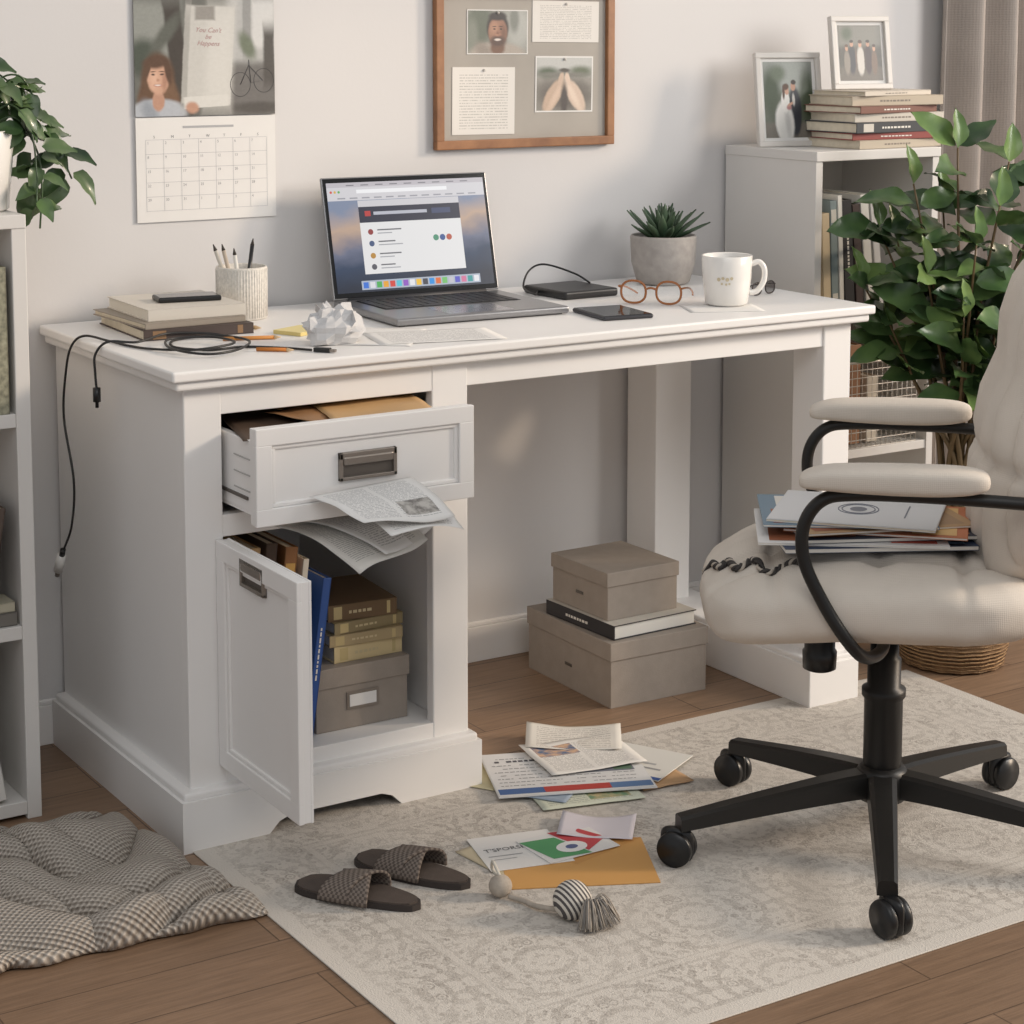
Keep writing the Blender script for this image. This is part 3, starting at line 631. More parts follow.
calp=blobmat("calendar_photograph",(108,108,102),[
 (.10,.72,.22,.26,0,.3,(146,148,142),'r'),(.06,.50,.12,.16,0,.4,(78,84,74)),(.30,.50,.06,.5,5,.25,(70,64,58),'r'),(.22,.70,.05,.2,-30,.5,(96,98,90)),(.86,.74,.2,.30,0,.2,(180,180,178),'r'),(.92,.78,.08,.2,0,.2,(208,208,206),'r'),(.80,.8,.03,.3,0,.3,(150,150,148),'r'),(.86,.22,.22,.22,0,.3,(112,109,106),'r'),
 (.80,.60,.05,.12,20,.5,(112,120,102)),(.96,.5,.04,.26,0,.35,(84,80,76),'r'),(.88,.06,.2,.05,0,.5,(86,82,78)),
 (.160,.33,.115,.215,0,.18,(98,74,56)),(.245,.17,.060,.22,12,.35,(118,90,68)),(.075,.18,.055,.20,-10,.35,(104,78,58)),(.16,.03,.20,.12,0,.15,(180,184,190)),(.10,.04,.05,.1,20,.6,(150,156,164)),(.162,.135,.043,.09,0,.2,(188,146,124)),
 (.160,.325,.076,.135,3,.14,(204,162,138)),(.135,.32,.030,.08,0,.8,(218,178,154)),(.210,.31,.018,.09,-5,.7,(176,134,112)),(.150,.460,.090,.050,8,.4,(94,70,54)),(.090,.40,.018,.08,-12,.4,(96,72,55)),(.230,.38,.020,.11,8,.4,(92,68,52)),
 (.128,.358,.013,.008,0,.6,(84,64,54)),(.190,.358,.013,.008,0,.6,(84,64,54)),(.128,.382,.019,.005,6,.7,(112,86,68)),(.190,.382,.019,.005,-6,.7,(112,86,68)),(.161,.312,.010,.012,0,.8,(186,142,118)),(.16,.266,.027,.012,0,.5,(182,120,106)),(.16,.268,.020,.007,0,.6,(226,216,208)),
 (.52,.52,.175,.42,-3,.03,(200,198,192),'r'),(.60,.5,.09,.42,-3,.5,(210,208,202),'r'),(.36,.52,.02,.42,-3,.4,(172,170,164),'r'),(.50,.12,.16,.05,4,.08,(214,212,206),'r'),(.40,.07,.045,.05,24,.35,(190,148,126)),(.5,.88,.07,.06,0,.2,(150,146,140),'r')],.014)
b=MB(); b.box(0,P0,0,cw,P0+ph,.002,K(120,118,112),0,cm); b.rect(0,P0,cw,P0+ph,calp,cm,.0022); z=.0026
for k,(s_,y) in enumerate((("You Can't",.150),("be",.138),("Happens",.126))): b.text(s_,.0125,K(182,146,144),cm@T(.142,P0+y,z)@RZ(-2),align='CENTER',shear=.4)
bk=K(78,76,76)
for (cx,cy) in ((.205,.055),(.252,.062)): b.tube([(cx+.020*math.cos(a),P0+cy+.022*math.sin(a),z-.0004) for a in [i*math.pi/8 for i in range(16)]],.0006,bk,5,2,True,cm)
b.tube([(.205,P0+.055,z),(.222,P0+.09,z),(.25,P0+.062,z),(.226,P0+.058,z),(.222,P0+.1,z)],.0006,bk,5,0,False,cm)
b.build("calendar_photo",cal)
# ------------------------------------------------------------------ pin board
bd=thing("pin_board","linen pin board in an oak frame with notes and photos","pin board",T(.803,WY-.002,1.039))
bw,bh=.421,.315; fm=frame((0,0,0),(1,0,0),(0,0,1))
b=MB(); framed(b,0,0,bw,bh,.018,lambda q:b.box(q[0],q[1],0,q[2],q[3],.016,oak,.002,fm))
b.build("frame",bd); MB().box(.01,.01,.0,bw-.01,bh-.01,.006,linen,0,fm).build("board",bd)
def bitem(name,u0,v0,u1,v1,label,cat,mat,margin=0):
    m=T(.803,WY-.002,1.039)@fm@T(0,0,.0064)@T((u0+u1)/2,(v0+v1)/2,0)@RZ(R(-.8,.8))@T(-(u0+u1)/2,-(v0+v1)/2,0)
    b=MB(); b.box(u0,v0,0,u1,v1,.0008,paper,0); b.rect(u0+margin,v0+margin,u1-margin,v1-margin,mat,I4,.0009)
    b.sphere(((u0+u1)/2,v1-.006,.002),.003,K(200,196,190,.3),None,10,6)
    b.build(name,None,label,cat,"papers pinned on the board",m)
manp=blobmat("portrait_photograph",(140,140,132),[(.2,.7,.22,.5,0,.4,(96,102,88)),(.07,.4,.1,.4,0,.5,(124,127,116)),(.85,.6,.2,.5,0,.5,(168,168,162)),(.78,.8,.08,.3,0,.5,(120,122,114)),(.5,-.02,.46,.28,0,.2,(164,154,143)),(.26,.06,.12,.2,20,.6,(140,130,120)),(.5,.12,.12,.16,0,.3,(112,82,64)),(.5,.60,.185,.37,0,.15,(50,40,35)),
 (.5,.50,.158,.34,0,.12,(148,108,86)),(.44,.60,.06,.13,0,.9,(172,130,105)),(.60,.46,.05,.2,0,.9,(118,84,66)),(.5,.28,.13,.13,0,.4,(84,62,52)),(.5,.44,.05,.03,0,.8,(160,116,94)),(.5,.32,.055,.028,0,.4,(214,202,194)),(.445,.57,.020,.018,0,.5,(48,36,31)),(.555,.57,.020,.018,0,.5,(48,36,31)),(.445,.63,.034,.011,4,.6,(60,44,38)),(.555,.63,.034,.011,-4,.6,(60,44,38)),(.5,.46,.022,.06,0,.8,(130,92,72)),(.49,.43,.03,.018,0,.7,(166,122,98)),(.5,.87,.145,.10,0,.35,(46,36,32))],.015)
armp=blobmat("outdoor_photograph",(146,142,134),[(.5,.85,.6,.2,0,.3,(184,184,180),'r'),(.2,.72,.2,.10,0,.6,(84,94,74)),(.8,.74,.2,.10,0,.6,(96,104,82)),(.5,.68,.5,.05,0,.6,(120,118,110)),(.5,.3,.5,.3,0,.5,(98,91,84)),
 (.30,.28,.13,.34,-26,.18,(188,164,144)),(.34,.26,.05,.3,-26,.7,(206,182,162)),(.70,.28,.13,.34,26,.18,(204,182,164)),(.66,.30,.05,.3,26,.7,(220,200,182)),(.44,.60,.045,.12,-10,.3,(196,172,152)),(.56,.60,.045,.12,10,.3,(212,190,172)),(.5,.2,.06,.3,0,.5,(78,70,66)),(.5,.76,.10,.04,0,.5,(78,72,64))],.03)
bitem("paper_note",.040,.028,.184,.160,"typed white note pinned on the linen board","paper",ptw)
bitem("photograph",.074,.185,.215,.272,"photo of a smiling bearded man pinned on the board","photo",manp,.002)
bitem("paper_note",.226,.208,.386,.290,"white ruled note pinned on the board","paper",ptw)
bitem("photograph",.233,.068,.372,.180,"photo of two outstretched arms pinned on the board","photo",armp,.003)
# ------------------------------------------------------------------ bookcase right
bc=thing("bookcase","tall light grey-white bookcase with open shelves","bookcase")
b=MB(); X0,X1,Y0,Y1,ZT=1.518,1.855,.300,.592,1.028
b.box(X0,Y0,0,X0+.018,Y1,ZT-.018,white2,.001); b.box(X1-.018,Y0,0,X1,Y1,ZT-.018,white2,.001); b.box(X0+.018,Y1-.01,0,X1-.018,Y1,ZT-.018,white2)
b.build("side_panels",bc); MB().box(X0-.002,Y0-.004,ZT-.02,X1+.002,Y1,ZT,white2,.0015).build("top_panel",bc)
for z in (.70,.405,.06): MB().box(X0+.018,Y0+.003,z-.018,X1-.018,Y1-.01,z,white2,.001).build("shelf",bc)
ZT+=.0003
tk=[(.018,(184,172,154),.236,.165),(.014,(140,66,60),.244,.163),(.022,(58,60,64),.234,.168),(.018,(200,192,180),.240,.16),(.015,(122,82,70),.226,.165),(.020,(186,172,152),.238,.158),(.010,(206,196,182),.200,.15)]
z=ZT; cn=("light beige","red","dark slate","cream","maroon","tan","ivory")
for i,(t_,c,w,d) in enumerate(tk):
    book(w,d,t_,K(*c),place(1.754+(0,.004,-.006,.005,-.008,.003,-.005)[i],.395,z,(2.5,-3,1,-2,4,-4,5)[i]),cn[i]+" hardback book in the stack on the bookcase",spine='y-',group="books stacked on the bookcase",title=wt if i in (1,2,4) else K(130,120,110),band=K(200,194,184) if i==2 else None); z+=t_+.0002
def pframe(w,h,mtx,label,pm_):
    e=thing("photo_frame",label,"photo frame",mtx); m=frame((-w/2,0,0),(1,0,0),(0,0,1)); f=.012; b=MB(); fc=K(208,203,197,.4)
    framed(b,0,0,w,h,f,lambda q:b.box(q[0],q[1],-.012,q[2],q[3],.004,fc,.002,m))
    b.box(.003,.003,-.011,w-.003,h-.003,-.004,fc,0,m); b.build("frame",e)
    b=MB(); b.rect(f,f,w-f,h-f,paper,m,-.0035); g=f+.007; b.rect(g,g,w-g,h-g,pm_,m,-.003); b.build("photo",e)
    MB().box(-.02,.0,.0,.02,.003,h*.7,fc,.001,T(0,.012,.001)@RX(-13)).build("stand",e)
coup=blobmat("couple_photograph",(92,98,84),[(.5,.82,.6,.22,0,.35,(156,160,154),'r'),(.15,.62,.18,.3,0,.5,(64,76,56)),(.88,.55,.15,.35,0,.5,(72,82,62)),(.3,.85,.15,.1,0,.6,(100,110,92)),(.5,.08,.6,.12,0,.3,(110,104,95),'r'),(.62,.34,.135,.32,0,.15,(44,46,53)),(.60,.5,.03,.08,0,.4,(200,196,190)),(.40,.20,.19,.28,8,.15,(222,220,215)),(.46,.22,.05,.25,8,.7,(198,196,192)),(.43,.48,.085,.15,0,.18,(226,223,218)),
 (.60,.675,.048,.060,0,.2,(186,142,118)),(.61,.73,.052,.032,0,.3,(52,40,34)),(.465,.62,.046,.055,0,.2,(196,152,130)),(.45,.67,.06,.042,0,.3,(86,60,45)),(.40,.6,.028,.09,0,.35,(86,60,45)),(.5,.40,.05,.035,0,.4,(176,124,122)),(.53,.44,.06,.02,20,.4,(196,152,130))],.03)
grpp=blobmat("group_photograph",(80,77,70),[(.5,.82,.6,.2,0,.35,(120,118,110),'r'),(.2,.85,.12,.12,0,.6,(78,88,68)),(.5,.1,.6,.15,0,.3,(98,91,82),'r'),(.3,.38,.085,.26,0,.2,(50,50,56)),(.5,.36,.09,.26,0,.2,(196,190,182)),(.68,.38,.085,.26,0,.2,(60,47,50)),(.82,.33,.07,.22,0,.25,(110,90,76)),(.18,.33,.07,.22,0,.25,(132,123,112)),(.4,.4,.02,.2,0,.6,(110,92,83)),(.6,.4,.02,.2,0,.6,(75,62,58)),
 (.3,.66,.038,.050,0,.2,(186,144,120)),(.5,.65,.038,.050,0,.2,(194,150,128)),(.68,.66,.038,.050,0,.2,(178,136,114)),(.82,.58,.034,.045,0,.2,(186,144,120)),(.18,.58,.034,.045,0,.2,(186,144,120)),(.3,.71,.045,.028,0,.3,(48,38,33)),(.5,.70,.05,.032,0,.3,(74,52,40)),(.68,.71,.045,.028,0,.3,(44,35,31)),(.82,.63,.04,.025,0,.3,(60,44,36)),(.18,.63,.04,.025,0,.3,(90,66,50))],.03)
pframe(.150,.198,T(1.593,.465,ZT)@RZ(-14)@RX(-9),"white framed wedding couple photo standing on the bookcase",coup)
pframe(.142,.155,T(1.735,.405,z+.0003)@RZ(-10)@RX(-9),"white framed group photo standing on the stacked books",grpp)
x=1.556
for i,(t_,h,c,l,le,gap) in enumerate(((.020,.20,(196,178,148),"tan",-3,.0025),(.018,.225,(122,136,138),"grey-green",-3,.0025),(.012,.235,(218,216,210),"white",-3,.003),(.026,.225,(30,30,34),"black",-4,.004),(.020,.215,(60,44,42),"dark maroon",-4.5,.008),(.022,.235,(212,210,204),"white spiral",-6,.008),(.018,.23,(196,194,192),"pale grey",-7,.006))):
    standing(h,.19,t_,K(*c),x,Y0+.012,.701,l+" book leaning on the bookcase shelf",lean=le,group="books on the bookcase shelf",band=K(200,196,188) if i==1 else None,title=wt if i==3 else None); x+=t_+gap
wb=thing("wire_basket","white wire basket with notebooks on the lower bookcase shelf","basket",T(1.690,.395,.4055))
b=MB(); wm=K(206,200,192,.4,metal=.2); w,d,h=.25,.17,.18
for k in range(12):
    zz=h*k/11; b.tube([(-w/2,-d/2,zz),(w/2,-d/2,zz),(w/2,d/2,zz),(-w/2,d/2,zz)],.0011 if k<11 else .003,wm,5,0,True)
for k in range(19):
    xx=-w/2+w*k/18; b.tube([(xx,-d/2,0),(xx,-d/2,h)],.0010,wm,4,0); b.tube([(xx,d/2,0),(xx,d/2,h)],.0008,wm,4,0); b.tube([(xx,-d/2,0.001),(xx,d/2,0.001)],.0008,wm,4,0)
for k in range(13):
    yy=-d/2+d*k/12; b.tube([(-w/2,yy,0),(-w/2,yy,h)],.0010,wm,4,0); b.tube([(w/2,yy,0),(w/2,yy,h)],.0008,wm,4,0)
b.build("wire_mesh",wb)
for i,(c,h_) in enumerate((((180,150,114),.15),((150,110,80),.21),((204,194,178),.14))): standing(h_,.13,.03,K(*c),1.60+i*.05,.335,.409,("kraft","brown","ivory")[i]+" notebook standing in the wire basket",group="notebooks in the wire basket")
# ------------------------------------------------------------------ shelf left
ls=thing("shelf_unit","white open shelf unit with books beside the desk","shelf")
b=MB(); LX1,LX0,LY0,LY1,LZ=-.127,-.56,.275,.592,.985
b.box(LX1-.024,LY0,0,LX1,LY1,LZ-.02,white2,.0015); b.box(LX0,LY0,0,LX0+.024,LY1,LZ-.02,white2,.0015); b.box(LX0+.024,LY1-.008,0,LX1-.024,LY1,LZ-.02,white2); b.build("side_panels",ls)
MB().box(LX0,LY0-.002,LZ-.022,LX1,LY1,LZ,white2,.0015).build("top_panel",ls)
for z in (.668,.322,.03): MB().box(LX0+.024,LY0+.002,z-.022,LX1-.024,LY1-.008,z,white2,.001).build("shelf",ls)
patm=M("green_patterned_cover",(140,138,118),.6,var=.4,vscale=110)
g="books on the side shelf"
standing(.235,.18,.036,patm,-.196,.279,.6683,"mottled green patterned book on the side shelf",group=g); standing(.21,.18,.03,K(120,100,80),-.235,.285,.6683,"brown book on the side shelf",group=g); standing(.22,.18,.03,K(190,184,170),-.27,.285,.6683,"beige book on the side shelf",group=g)
standing(.20,.17,.02,K(84,70,62),-.222,.280,.3225,"dark brown leaning book on the side shelf",lean=9,group=g)
standing(.21,.17,.028,K(206,200,190),-.32,.285,.3225,"cream book on the side shelf",group=g)
book(.085,.06,.022,K(110,106,100),place(-.198,.315,.3225),"grey book lying flat on the side shelf",spine='y-',group=g); book(.08,.055,.016,K(176,170,150),place(-.198,.315,.3448),"olive book lying flat on the side shelf",spine='y-',group=g)
standing(.23,.20,.03,K(216,213,207),-.212,.280,.0343,"white binder leaning on the side shelf",lean=-9,group=g); standing(.24,.2,.03,K(160,156,150),-.31,.285,.0303,"grey binder on the side shelf",group=g)
po=thing("potted_pothos","trailing green pothos in a white pot on the shelf unit","plant",T(-.178,.375,.9853))
MB().lathe([(0,0),(.05,0),(.056,.004),(.068,.125),(.066,.129),(.061,.127),(.060,.115),(0,.115)],ceram,seg=40,cap=False).build("pot",po)
MB().lathe([(0,.1165),(.060,.115)],soil,None,30,cap=False).build("soil",po)
b=MB(); st=MB(); rnd=random.Random(5)
vines=[[(0,0,.11),(.04,-.0,.20),(.08,-.0,.215),(.105,-.0,.18)],[(0,0,.11),(.05,.0,.17),(.10,.0,.150),(.145,-.0,.09),(.165,0,.045)],[(0,0,.11),(.06,-.02,.15),(.095,-.03,.10),(.10,-.04,.04),(.095,-.04,-.03)],[(0,0,.11),(.02,.0,.2),(.035,-.0,.235)],[(0,0,.11),(.05,-.03,.17),(.08,-.05,.13),(.085,-.06,.06),(.08,-.07,.01)],[(0,0,.11),(.0,.0,.21),(.01,-.0,.245)],[(0,0,.11),(.05,.02,.18),(.09,.02,.165),(.125,.02,.115)],[(0,0,.11),(.04,.02,.21),(.07,.02,.205),(.11,.02,.16)]]
for vn in vines:
    st.tube(vn,.0016,gl3,6,6); P=smooth(vn,5)
    for i in range(5,len(P)):
        if rnd.random()<.82:
            a=rnd.uniform(0,6.28); d=Vector((math.cos(a)*.8+.2,math.sin(a)*.5,rnd.uniform(-.9,.15))); p=P[i]
            L=rnd.uniform(.044,.064); b.leaf(p+d.normalized()*.012,d,Vector((rnd.uniform(-.3,.3),-.9,.9)),L,L*.56,rnd.choice((gl4,gl2,gl3,gl4)),curl=rnd.uniform(.1,.45),fold=rnd.uniform(.05,.2),n=8,heart=True)
b.build("leaves",po); st.build("vine",po)
# ------------------------------------------------------------------ big plant
bp=thing("potted_plant","tall leafy green plant in a woven basket","plant",T(1.715,.085,0))
wov=M("woven_seagrass",(150,112,74),.85); t=NT(wov); co=t.coord(); wv=t.n('ShaderNodeTexWave',bands_direction='Z'); t.l(co,wv.inputs[0]); wv.inputs['Scale'].default_value=40; wv.inputs['Distortion'].default_value=1.5; ck=t.noise(co,130,2)
t.l(t.mix(t.math('MULTIPLY',wv.outputs['Fac'],ck),lin((112,84,56)),lin((200,162,118))),t.b.inputs['Base Color']); t.bump(t.math('ADD',wv.outputs['Fac'],ck),.9,.004)
b=MB(); b.lathe([(0,0),(.085,0),(.10,.01),(.113,.07),(.114,.13),(.108,.17),(.102,.17),(.104,.15),(0,.15)],wov,seg=48,cap=False)
for k in range(18): zz=.008+k*.009; b.tube([((.099+.017*min(1,zz/.08))*math.cos(a),(.099+.017*min(1,zz/.08))*math.sin(a),zz+(.001*(-1)**j)) for j,a in enumerate([i*math.pi/16 for i in range(32)])],.0045,wov,6,1,True)
b.build("woven_basket",bp); MB().lathe([(0,.152),(.103,.15)],soil,None,30,cap=False).build("soil",bp)
b=MB(); st=MB(); rnd=random.Random(18); stem=K(96,78,50)
er=Vector((.845,-.534,0)); ef=Vector((.534,.845,0))
tips=[(-.195,0,.77),(-.16,.03,.88),(-.085,-.08,.80),(-.10,0,.97),(-.01,.02,1.04),(.06,-.05,.93),(.10,.05,1.01),(.15,0,.85),(.0,-.12,.86),(-.02,-.12,.72),(.18,.03,.97),(.08,-.1,.7),(.2,-.05,.72),(-.03,.05,.92),(-.12,.05,.85),(-.15,-.04,.70)]
for k,(r_,f_,hz) in enumerate(tips):
    tp=er*r_+ef*f_; a=k*2.4; r0=.022
    vn=[(math.cos(a)*r0,math.sin(a)*r0,.15),(math.cos(a)*.018+tp.x*.08,math.sin(a)*.018+tp.y*.08,.40),(tp.x*.45,tp.y*.45,.15+(hz-.15)*.68),(tp.x,tp.y,hz)]
    st.tube(vn,.004,stem,8,6,radii=lambda s:.0058*(1-s)+.0018); P=smooth(vn,6)
    for i in range(len(P)):
        if P[i].z<(.60 if r_<-.05 else .54): continue
        for s_ in range(2):
            if rnd.random()<.76:
                an=i*2.2+s_*math.pi+k; up=(P[i].z-.45)/.6
                d=Vector((math.cos(an),math.sin(an),rnd.uniform(-.3,.6)+up*.4)); L=rnd.uniform(.098,.136)*(1-.15*up)
                if (P[i]+d.normalized()*L).y>.20 or (P[i]+d.normalized()*L).dot(er)<-.265: d.y=-abs(d.y); d+=er*.4
                b.leaf(P[i]+d.normalized()*.006,d,Vector((rnd.uniform(-.5,.3),rnd.uniform(-1.2,-.3),.8)),L,L*rnd.uniform(.50,.60),rnd.choice((gl2,gl3,gl2,gl3,gl5)),curl=rnd.uniform(.05,.4),fold=rnd.uniform(.06,.2),n=12)
    b.leaf(P[-1],tp*.6+Vector((0,0,.5)),(0,-.5,1),.08,.042,gl5,curl=.1,n=10)
b.build("leaves",bp); st.build("stems",bp)
# ------------------------------------------------------------------ office chair
CM=T(.95,-.54,RG)@RZ(-32.3-9)
ch=thing("office_chair","cream upholstered swivel office chair with black metal arms and wheeled base","chair",CM)
def g_(x,w): return math.exp(-(x/w)**2)
def sw_(p):
    x,y,z=p
    if z>0:
        z+=.011*(1-(x/.26)**2)*(1-(y/.27)**2)
        fade=max(0,1-(x/.262)**6)*max(0,1-(y/.268)**6)
        z-=.010*(g_(abs(y)-.150,.009)+g_(abs(y)-.05,.008)*.7)*fade + .010*(g_(x+.145,.009)+g_(x-.0,.008)*.7+g_(x-.12,.009))*fade
        z-=.007*sum(g_(math.hypot(x-cx,y-cy),.018) for cx in (-.145,0,.12) for cy in (-.15,-.05,.05,.15))
        z+=.004*noise.noise(Vector((x*14,y*8,1)))
    rad=math.hypot(x/.25,y/.258); an=math.atan2(y,x)
    if rad>.8 and abs(z)<.055:
        k=.004*noise.noise(Vector((an*7,z*26,3)))
        x+=k*math.cos(an); y+=k*math.sin(an)
    z-=.35*max(0,-x-.02)**2*2.2
    if x<-.1: x-=.03*(1-(y/.27)**2)*max(0,1-abs(z)/.08)
    return Vector((x,y,z))
SM=T(-.015,0,.434)
seatb=MB(); seatb.sup(.25,.258,.061,chairf,.64,.5,SM,200,90,sw_)
seatb.build("seat",ch); sbv=seatb.bvh()
def seatz(x,y):
    h=sbv.ray_cast(Vector((x,y,1)),Vector((0,0,-1)))[0]; return h.z if h else .43
def bw_(p):
    x,y,z=p
    f=-1 if x<0 else 1
    ch_=abs(math.cos(y*math.pi/.078))**.5
    x+= f*(.020*ch_-.010)
    x-= f*.012*(g_((z+.14),.012)+g_((z-.0),.012)+g_((z-.14),.012))
    x+=.13*(z+.28)/.56+ .45*y*y - .03*math.cos(z*5.2)
    return Vector((x,y,z))
b=MB(); b.sup(.055,.235,.325,chairf,.5,.6,T(.178,0,.780),190,100,bw_)
b.build("backrest",ch)
MB().box(.15,-.03,.36,.18,.03,.55,drk,.006).build("back_support",ch)
for sy in (-1,1):
    y=sy*.262; e=sub("armrest",ch)
    b=MB(); b.sup(.133,.037,.0205,chairf,.62,.45,T(.004+sy*.004,y,.641),60,24,lambda p:Vector((p.x,p.y,p.z*(1-.20*max(0,-p.x)/.135)+.02*max(0,p.x-.05)-2.0*max(0,-p.x-.08)**2))); b.build("arm_pad",e)
    b=MB(); b.tube([(.25,y*.92,.602),(.18,y,.612),(.05,y,.617),(-.05,y,.617),(-.098,y,.608),(-.124,y,.572),(-.124,y,.52),(-.097,y,.46),(-.062,y*1.0,.405),(-.035,y*.9,.372),(-.01,y*.6,.358),(.0,y*.2,.358)],.0095,drk,12,8); b.build("arm_tube",e)
b=MB(); b.box(-.09,-.07,.350,.10,.07,.373,drk,.006); b.box(-.05,-.04,.335,.06,.04,.354,drk,.006); b.build("tilt_mechanism",ch)
b=MB(); b.lathe([(.028,.10),(.030,.14),(.030,.235),(.034,.24),(.034,.252),(.026,.256),(.026,.30),(.022,.302),(.022,.345)],drk,None,32); b.build("gas_column",ch)
b=MB(); b.lathe([(.020,0),(.026,.003),(.027,.03),(.024,.034),(.024,.06),(.018,.066)],blk,T(-.10,.0,.276),24); b.tube([(-.10,0,.338),(-.06,.0,.352)],.006,drk,8,0); b.build("tension_knob",ch)
b=MB(); b.lathe([(.0,.072),(.036,.074),(.042,.085),(.040,.118),(.033,.128),(0,.128)],drk,None,32,cap=False); b.build("base_hub",ch)
for ang,L in ((229,.335),(163,.338),(97,.322),(12,.338),(303,.33)):
    rot=RZ(ang+41.3); b=MB(); vs=[]
    for i in range(9):
        q=i/8; x=.02+(L-.02)*q; w=.024*(1-q)+.015*q; zt=.122-.042*q**1.2; zb=zt-(.038*(1-q)+.022*q)
        vs+=[(x,-w,zb),(x,w,zb),(x,w*.92,zt-.004),(x,w*.6,zt),(x,-w*.6,zt),(x,-w*.92,zt-.004)]
    fs=[[i*6+k,i*6+(k+1)%6,(i+1)*6+(k+1)%6,(i+1)*6+k] for i in range(8) for k in range(6)]+[[5,4,3,2,1,0],[48+k for k in range(6)]]
    b.add(vs,fs,drk,rot); b.build("base_leg",ch)
    b=MB(); cm2=rot@T(L-.008,0,0)@RZ(R(-60,60))
    b.cyl((0,0,.045),.008,.03,drk,cm2,16)
    for s in (-1,1):
        mm=cm2@T(.01,0,.0275)@RX(90)@T(0,0,-.0085+s*.0125); b.lathe([(0,0),(.014,0),(.018,.003),(.0265,.003),(.0275,.006),(.0275,.012),(.0255,.016),(0,.017)],blk,mm,28)
    b.sup(.027,.011,.027,blk,.5,1,cm2@T(.01,0,.032),24,12); b.build("caster",ch)
def seatm(x,y,z,rz): return CM@T(x,y,z)@RZ(rz)
zz=max(seatz(x,y) for x in (-.15,-.10,-.05,0,.04,.06) for y in (-.12,-.09,-.04,.0,.03))+.0002
cov=[((.22,.29,.007),(44,58,84),5,"dark blue magazine at the bottom of the seat pile",(-.035,-.045)),((.215,.28,.004),(224,222,220),-4,"white brochure in the seat pile",(-.06,-.05)),((.205,.27,.006),(40,46,60),7,"navy magazine in the seat pile",(-.02,-.035)),((.20,.27,.004),(186,112,74),-12,"orange-brown magazine in the seat pile",(-.015,-.03)),((.20,.27,.004),(176,142,104),13,"tan folder in the seat pile",(-.03,-.025)),((.20,.26,.004),(112,134,150),-3,"grey-blue magazine in the seat pile",(-.065,-.025))]
def magc(c2):
    def f(b,m,w,d):
        b.rect(w*.06,d*.06,w*.94,d*.3,K(*c2),m,.0); b.rect(w*.06,d*.7,w*.5,d*.94,K(150,90,60),m,.0001); b.rect(w*.55,d*.72,w*.94,d*.9,K(220,216,208),m,.0001)
    return f
for i,(s_,c,rz,l,(x,y)) in enumerate(cov):
    book(s_[0],s_[1],s_[2],K(*c),seatm(x,y,zz,rz+90+8),l,cat="magazine",spine='y-',soft=True,group="magazines on the chair seat",name="magazine",band=K(200,90,70) if c[0]<50 else None,pg=K(220,216,208),top=magc(((120,150,180),(190,80,60),(200,150,80),(220,180,120),(160,130,100),(80,96,110))[i])); zz+=s_[2]+.0004
def emb(b,m,w,d):
    b.rect(.002,.002,w-.002,d-.002,K(212,212,213,.4),m,0); q=K(120,122,130)
    for r in (.034,.028): b.tube([(w*.5+r*math.cos(a),d*.5+r*.9*math.sin(a),.0003) for a in [i*math.pi/10 for i in range(20)]],.0009,q,6,1,True,m)
    b.ell(w*.5,d*.5,.015,.013,q,m,.0004); b.rect(w*.3,d*.2,w*.7,d*.21,q,m,.0004)
book(.20,.25,.004,K(212,212,213),seatm(-.045,-.035,zz,82),"pale grey brochure with round emblem topping the seat pile",cat="magazine",spine='y-',soft=True,group="magazines on the chair seat",name="magazine",top=emb)
path=smooth([(-.12,-.185,0),(-.15,-.155,0),(-.178,-.165,0),(-.20,-.12,0),(-.225,-.13,0),(-.24,-.07,0),(-.252,-.08,0),(-.266,-.03,0)],14)
P=[Vector((p.x,p.y,seatz(p.x,p.y)+.0045)) for p in path]
e_=P[-1]; P+= [e_+Vector((-.005*k_,.003*k_,-.006*k_)) for k_ in (1,2,3)]
b=MB(); cA=K(58,54,52,.85); cB=K(176,166,154,.85)
for k,(mt) in enumerate((cA,cB,cA)):
    q=[]
    for i,p in enumerate(P):
        tn=(P[min(i+1,len(P)-1)]-P[max(i-1,0)]).normalized(); sd=tn.cross(Vector((0,0,1))).normalized(); a=i*.75+k*2.094
        q.append(p+sd*.0042*math.cos(a)+Vector((0,0,.0034*math.sin(a))))
    b.tube(q,.0027,mt,6,3)
b.build("braided_cord",None,"dark and beige braided cord draped over the chair seat","cord",mtx=CM)
# ------------------------------------------------------------------ floor papers
g="papers scattered on the floor"
def flat(name,label,cat,w,h,x,y,z,rz,fn,base,group=g,t_=.002):
    b=MB(); b.box(-w/2,-h/2,0,w/2,h/2,t_,base,.0004); m=T(-w/2,-h/2,t_+.0003)
    if fn: fn(b,m,w,h)
    b.build(name,None,label,cat,group,place(x,y,z,rz))
sheet("paper_sheet","yellowish paper sheet at the bottom of the floor pile","paper",.13,.20,place(.612,-.01,RG,34),K(206,196,160),wav=.001,seed=1,group=g)
sheet("paper_sheet","grey printed sheet in the floor pile","paper",.17,.22,place(.70,-.02,RG+.002,-48),pt3,wav=.001,seed=2,group=g)
sheet("paper_sheet","tan paper sheet poking out of the floor pile","paper",.10,.18,place(.815,-.085,RG+.002,-4),K(186,150,112),wav=.001,seed=3,group=g)
sheet("paper_sheet","pale green printed sheet in the floor pile","paper",.18,.19,place(.678,-.085,RG+.003,-14),printed("green_print",(200,204,186),pic=(.5,.1,.9,.4,(110,140,110),(190,170,130))),wav=.001,seed=6,group=g)
sheet("paper_sheet","bluish leaflet in the floor pile","paper",.12,.16,place(.640,-.055,RG+.005,-52),K(150,164,180),wav=.001,seed=16,group=g)
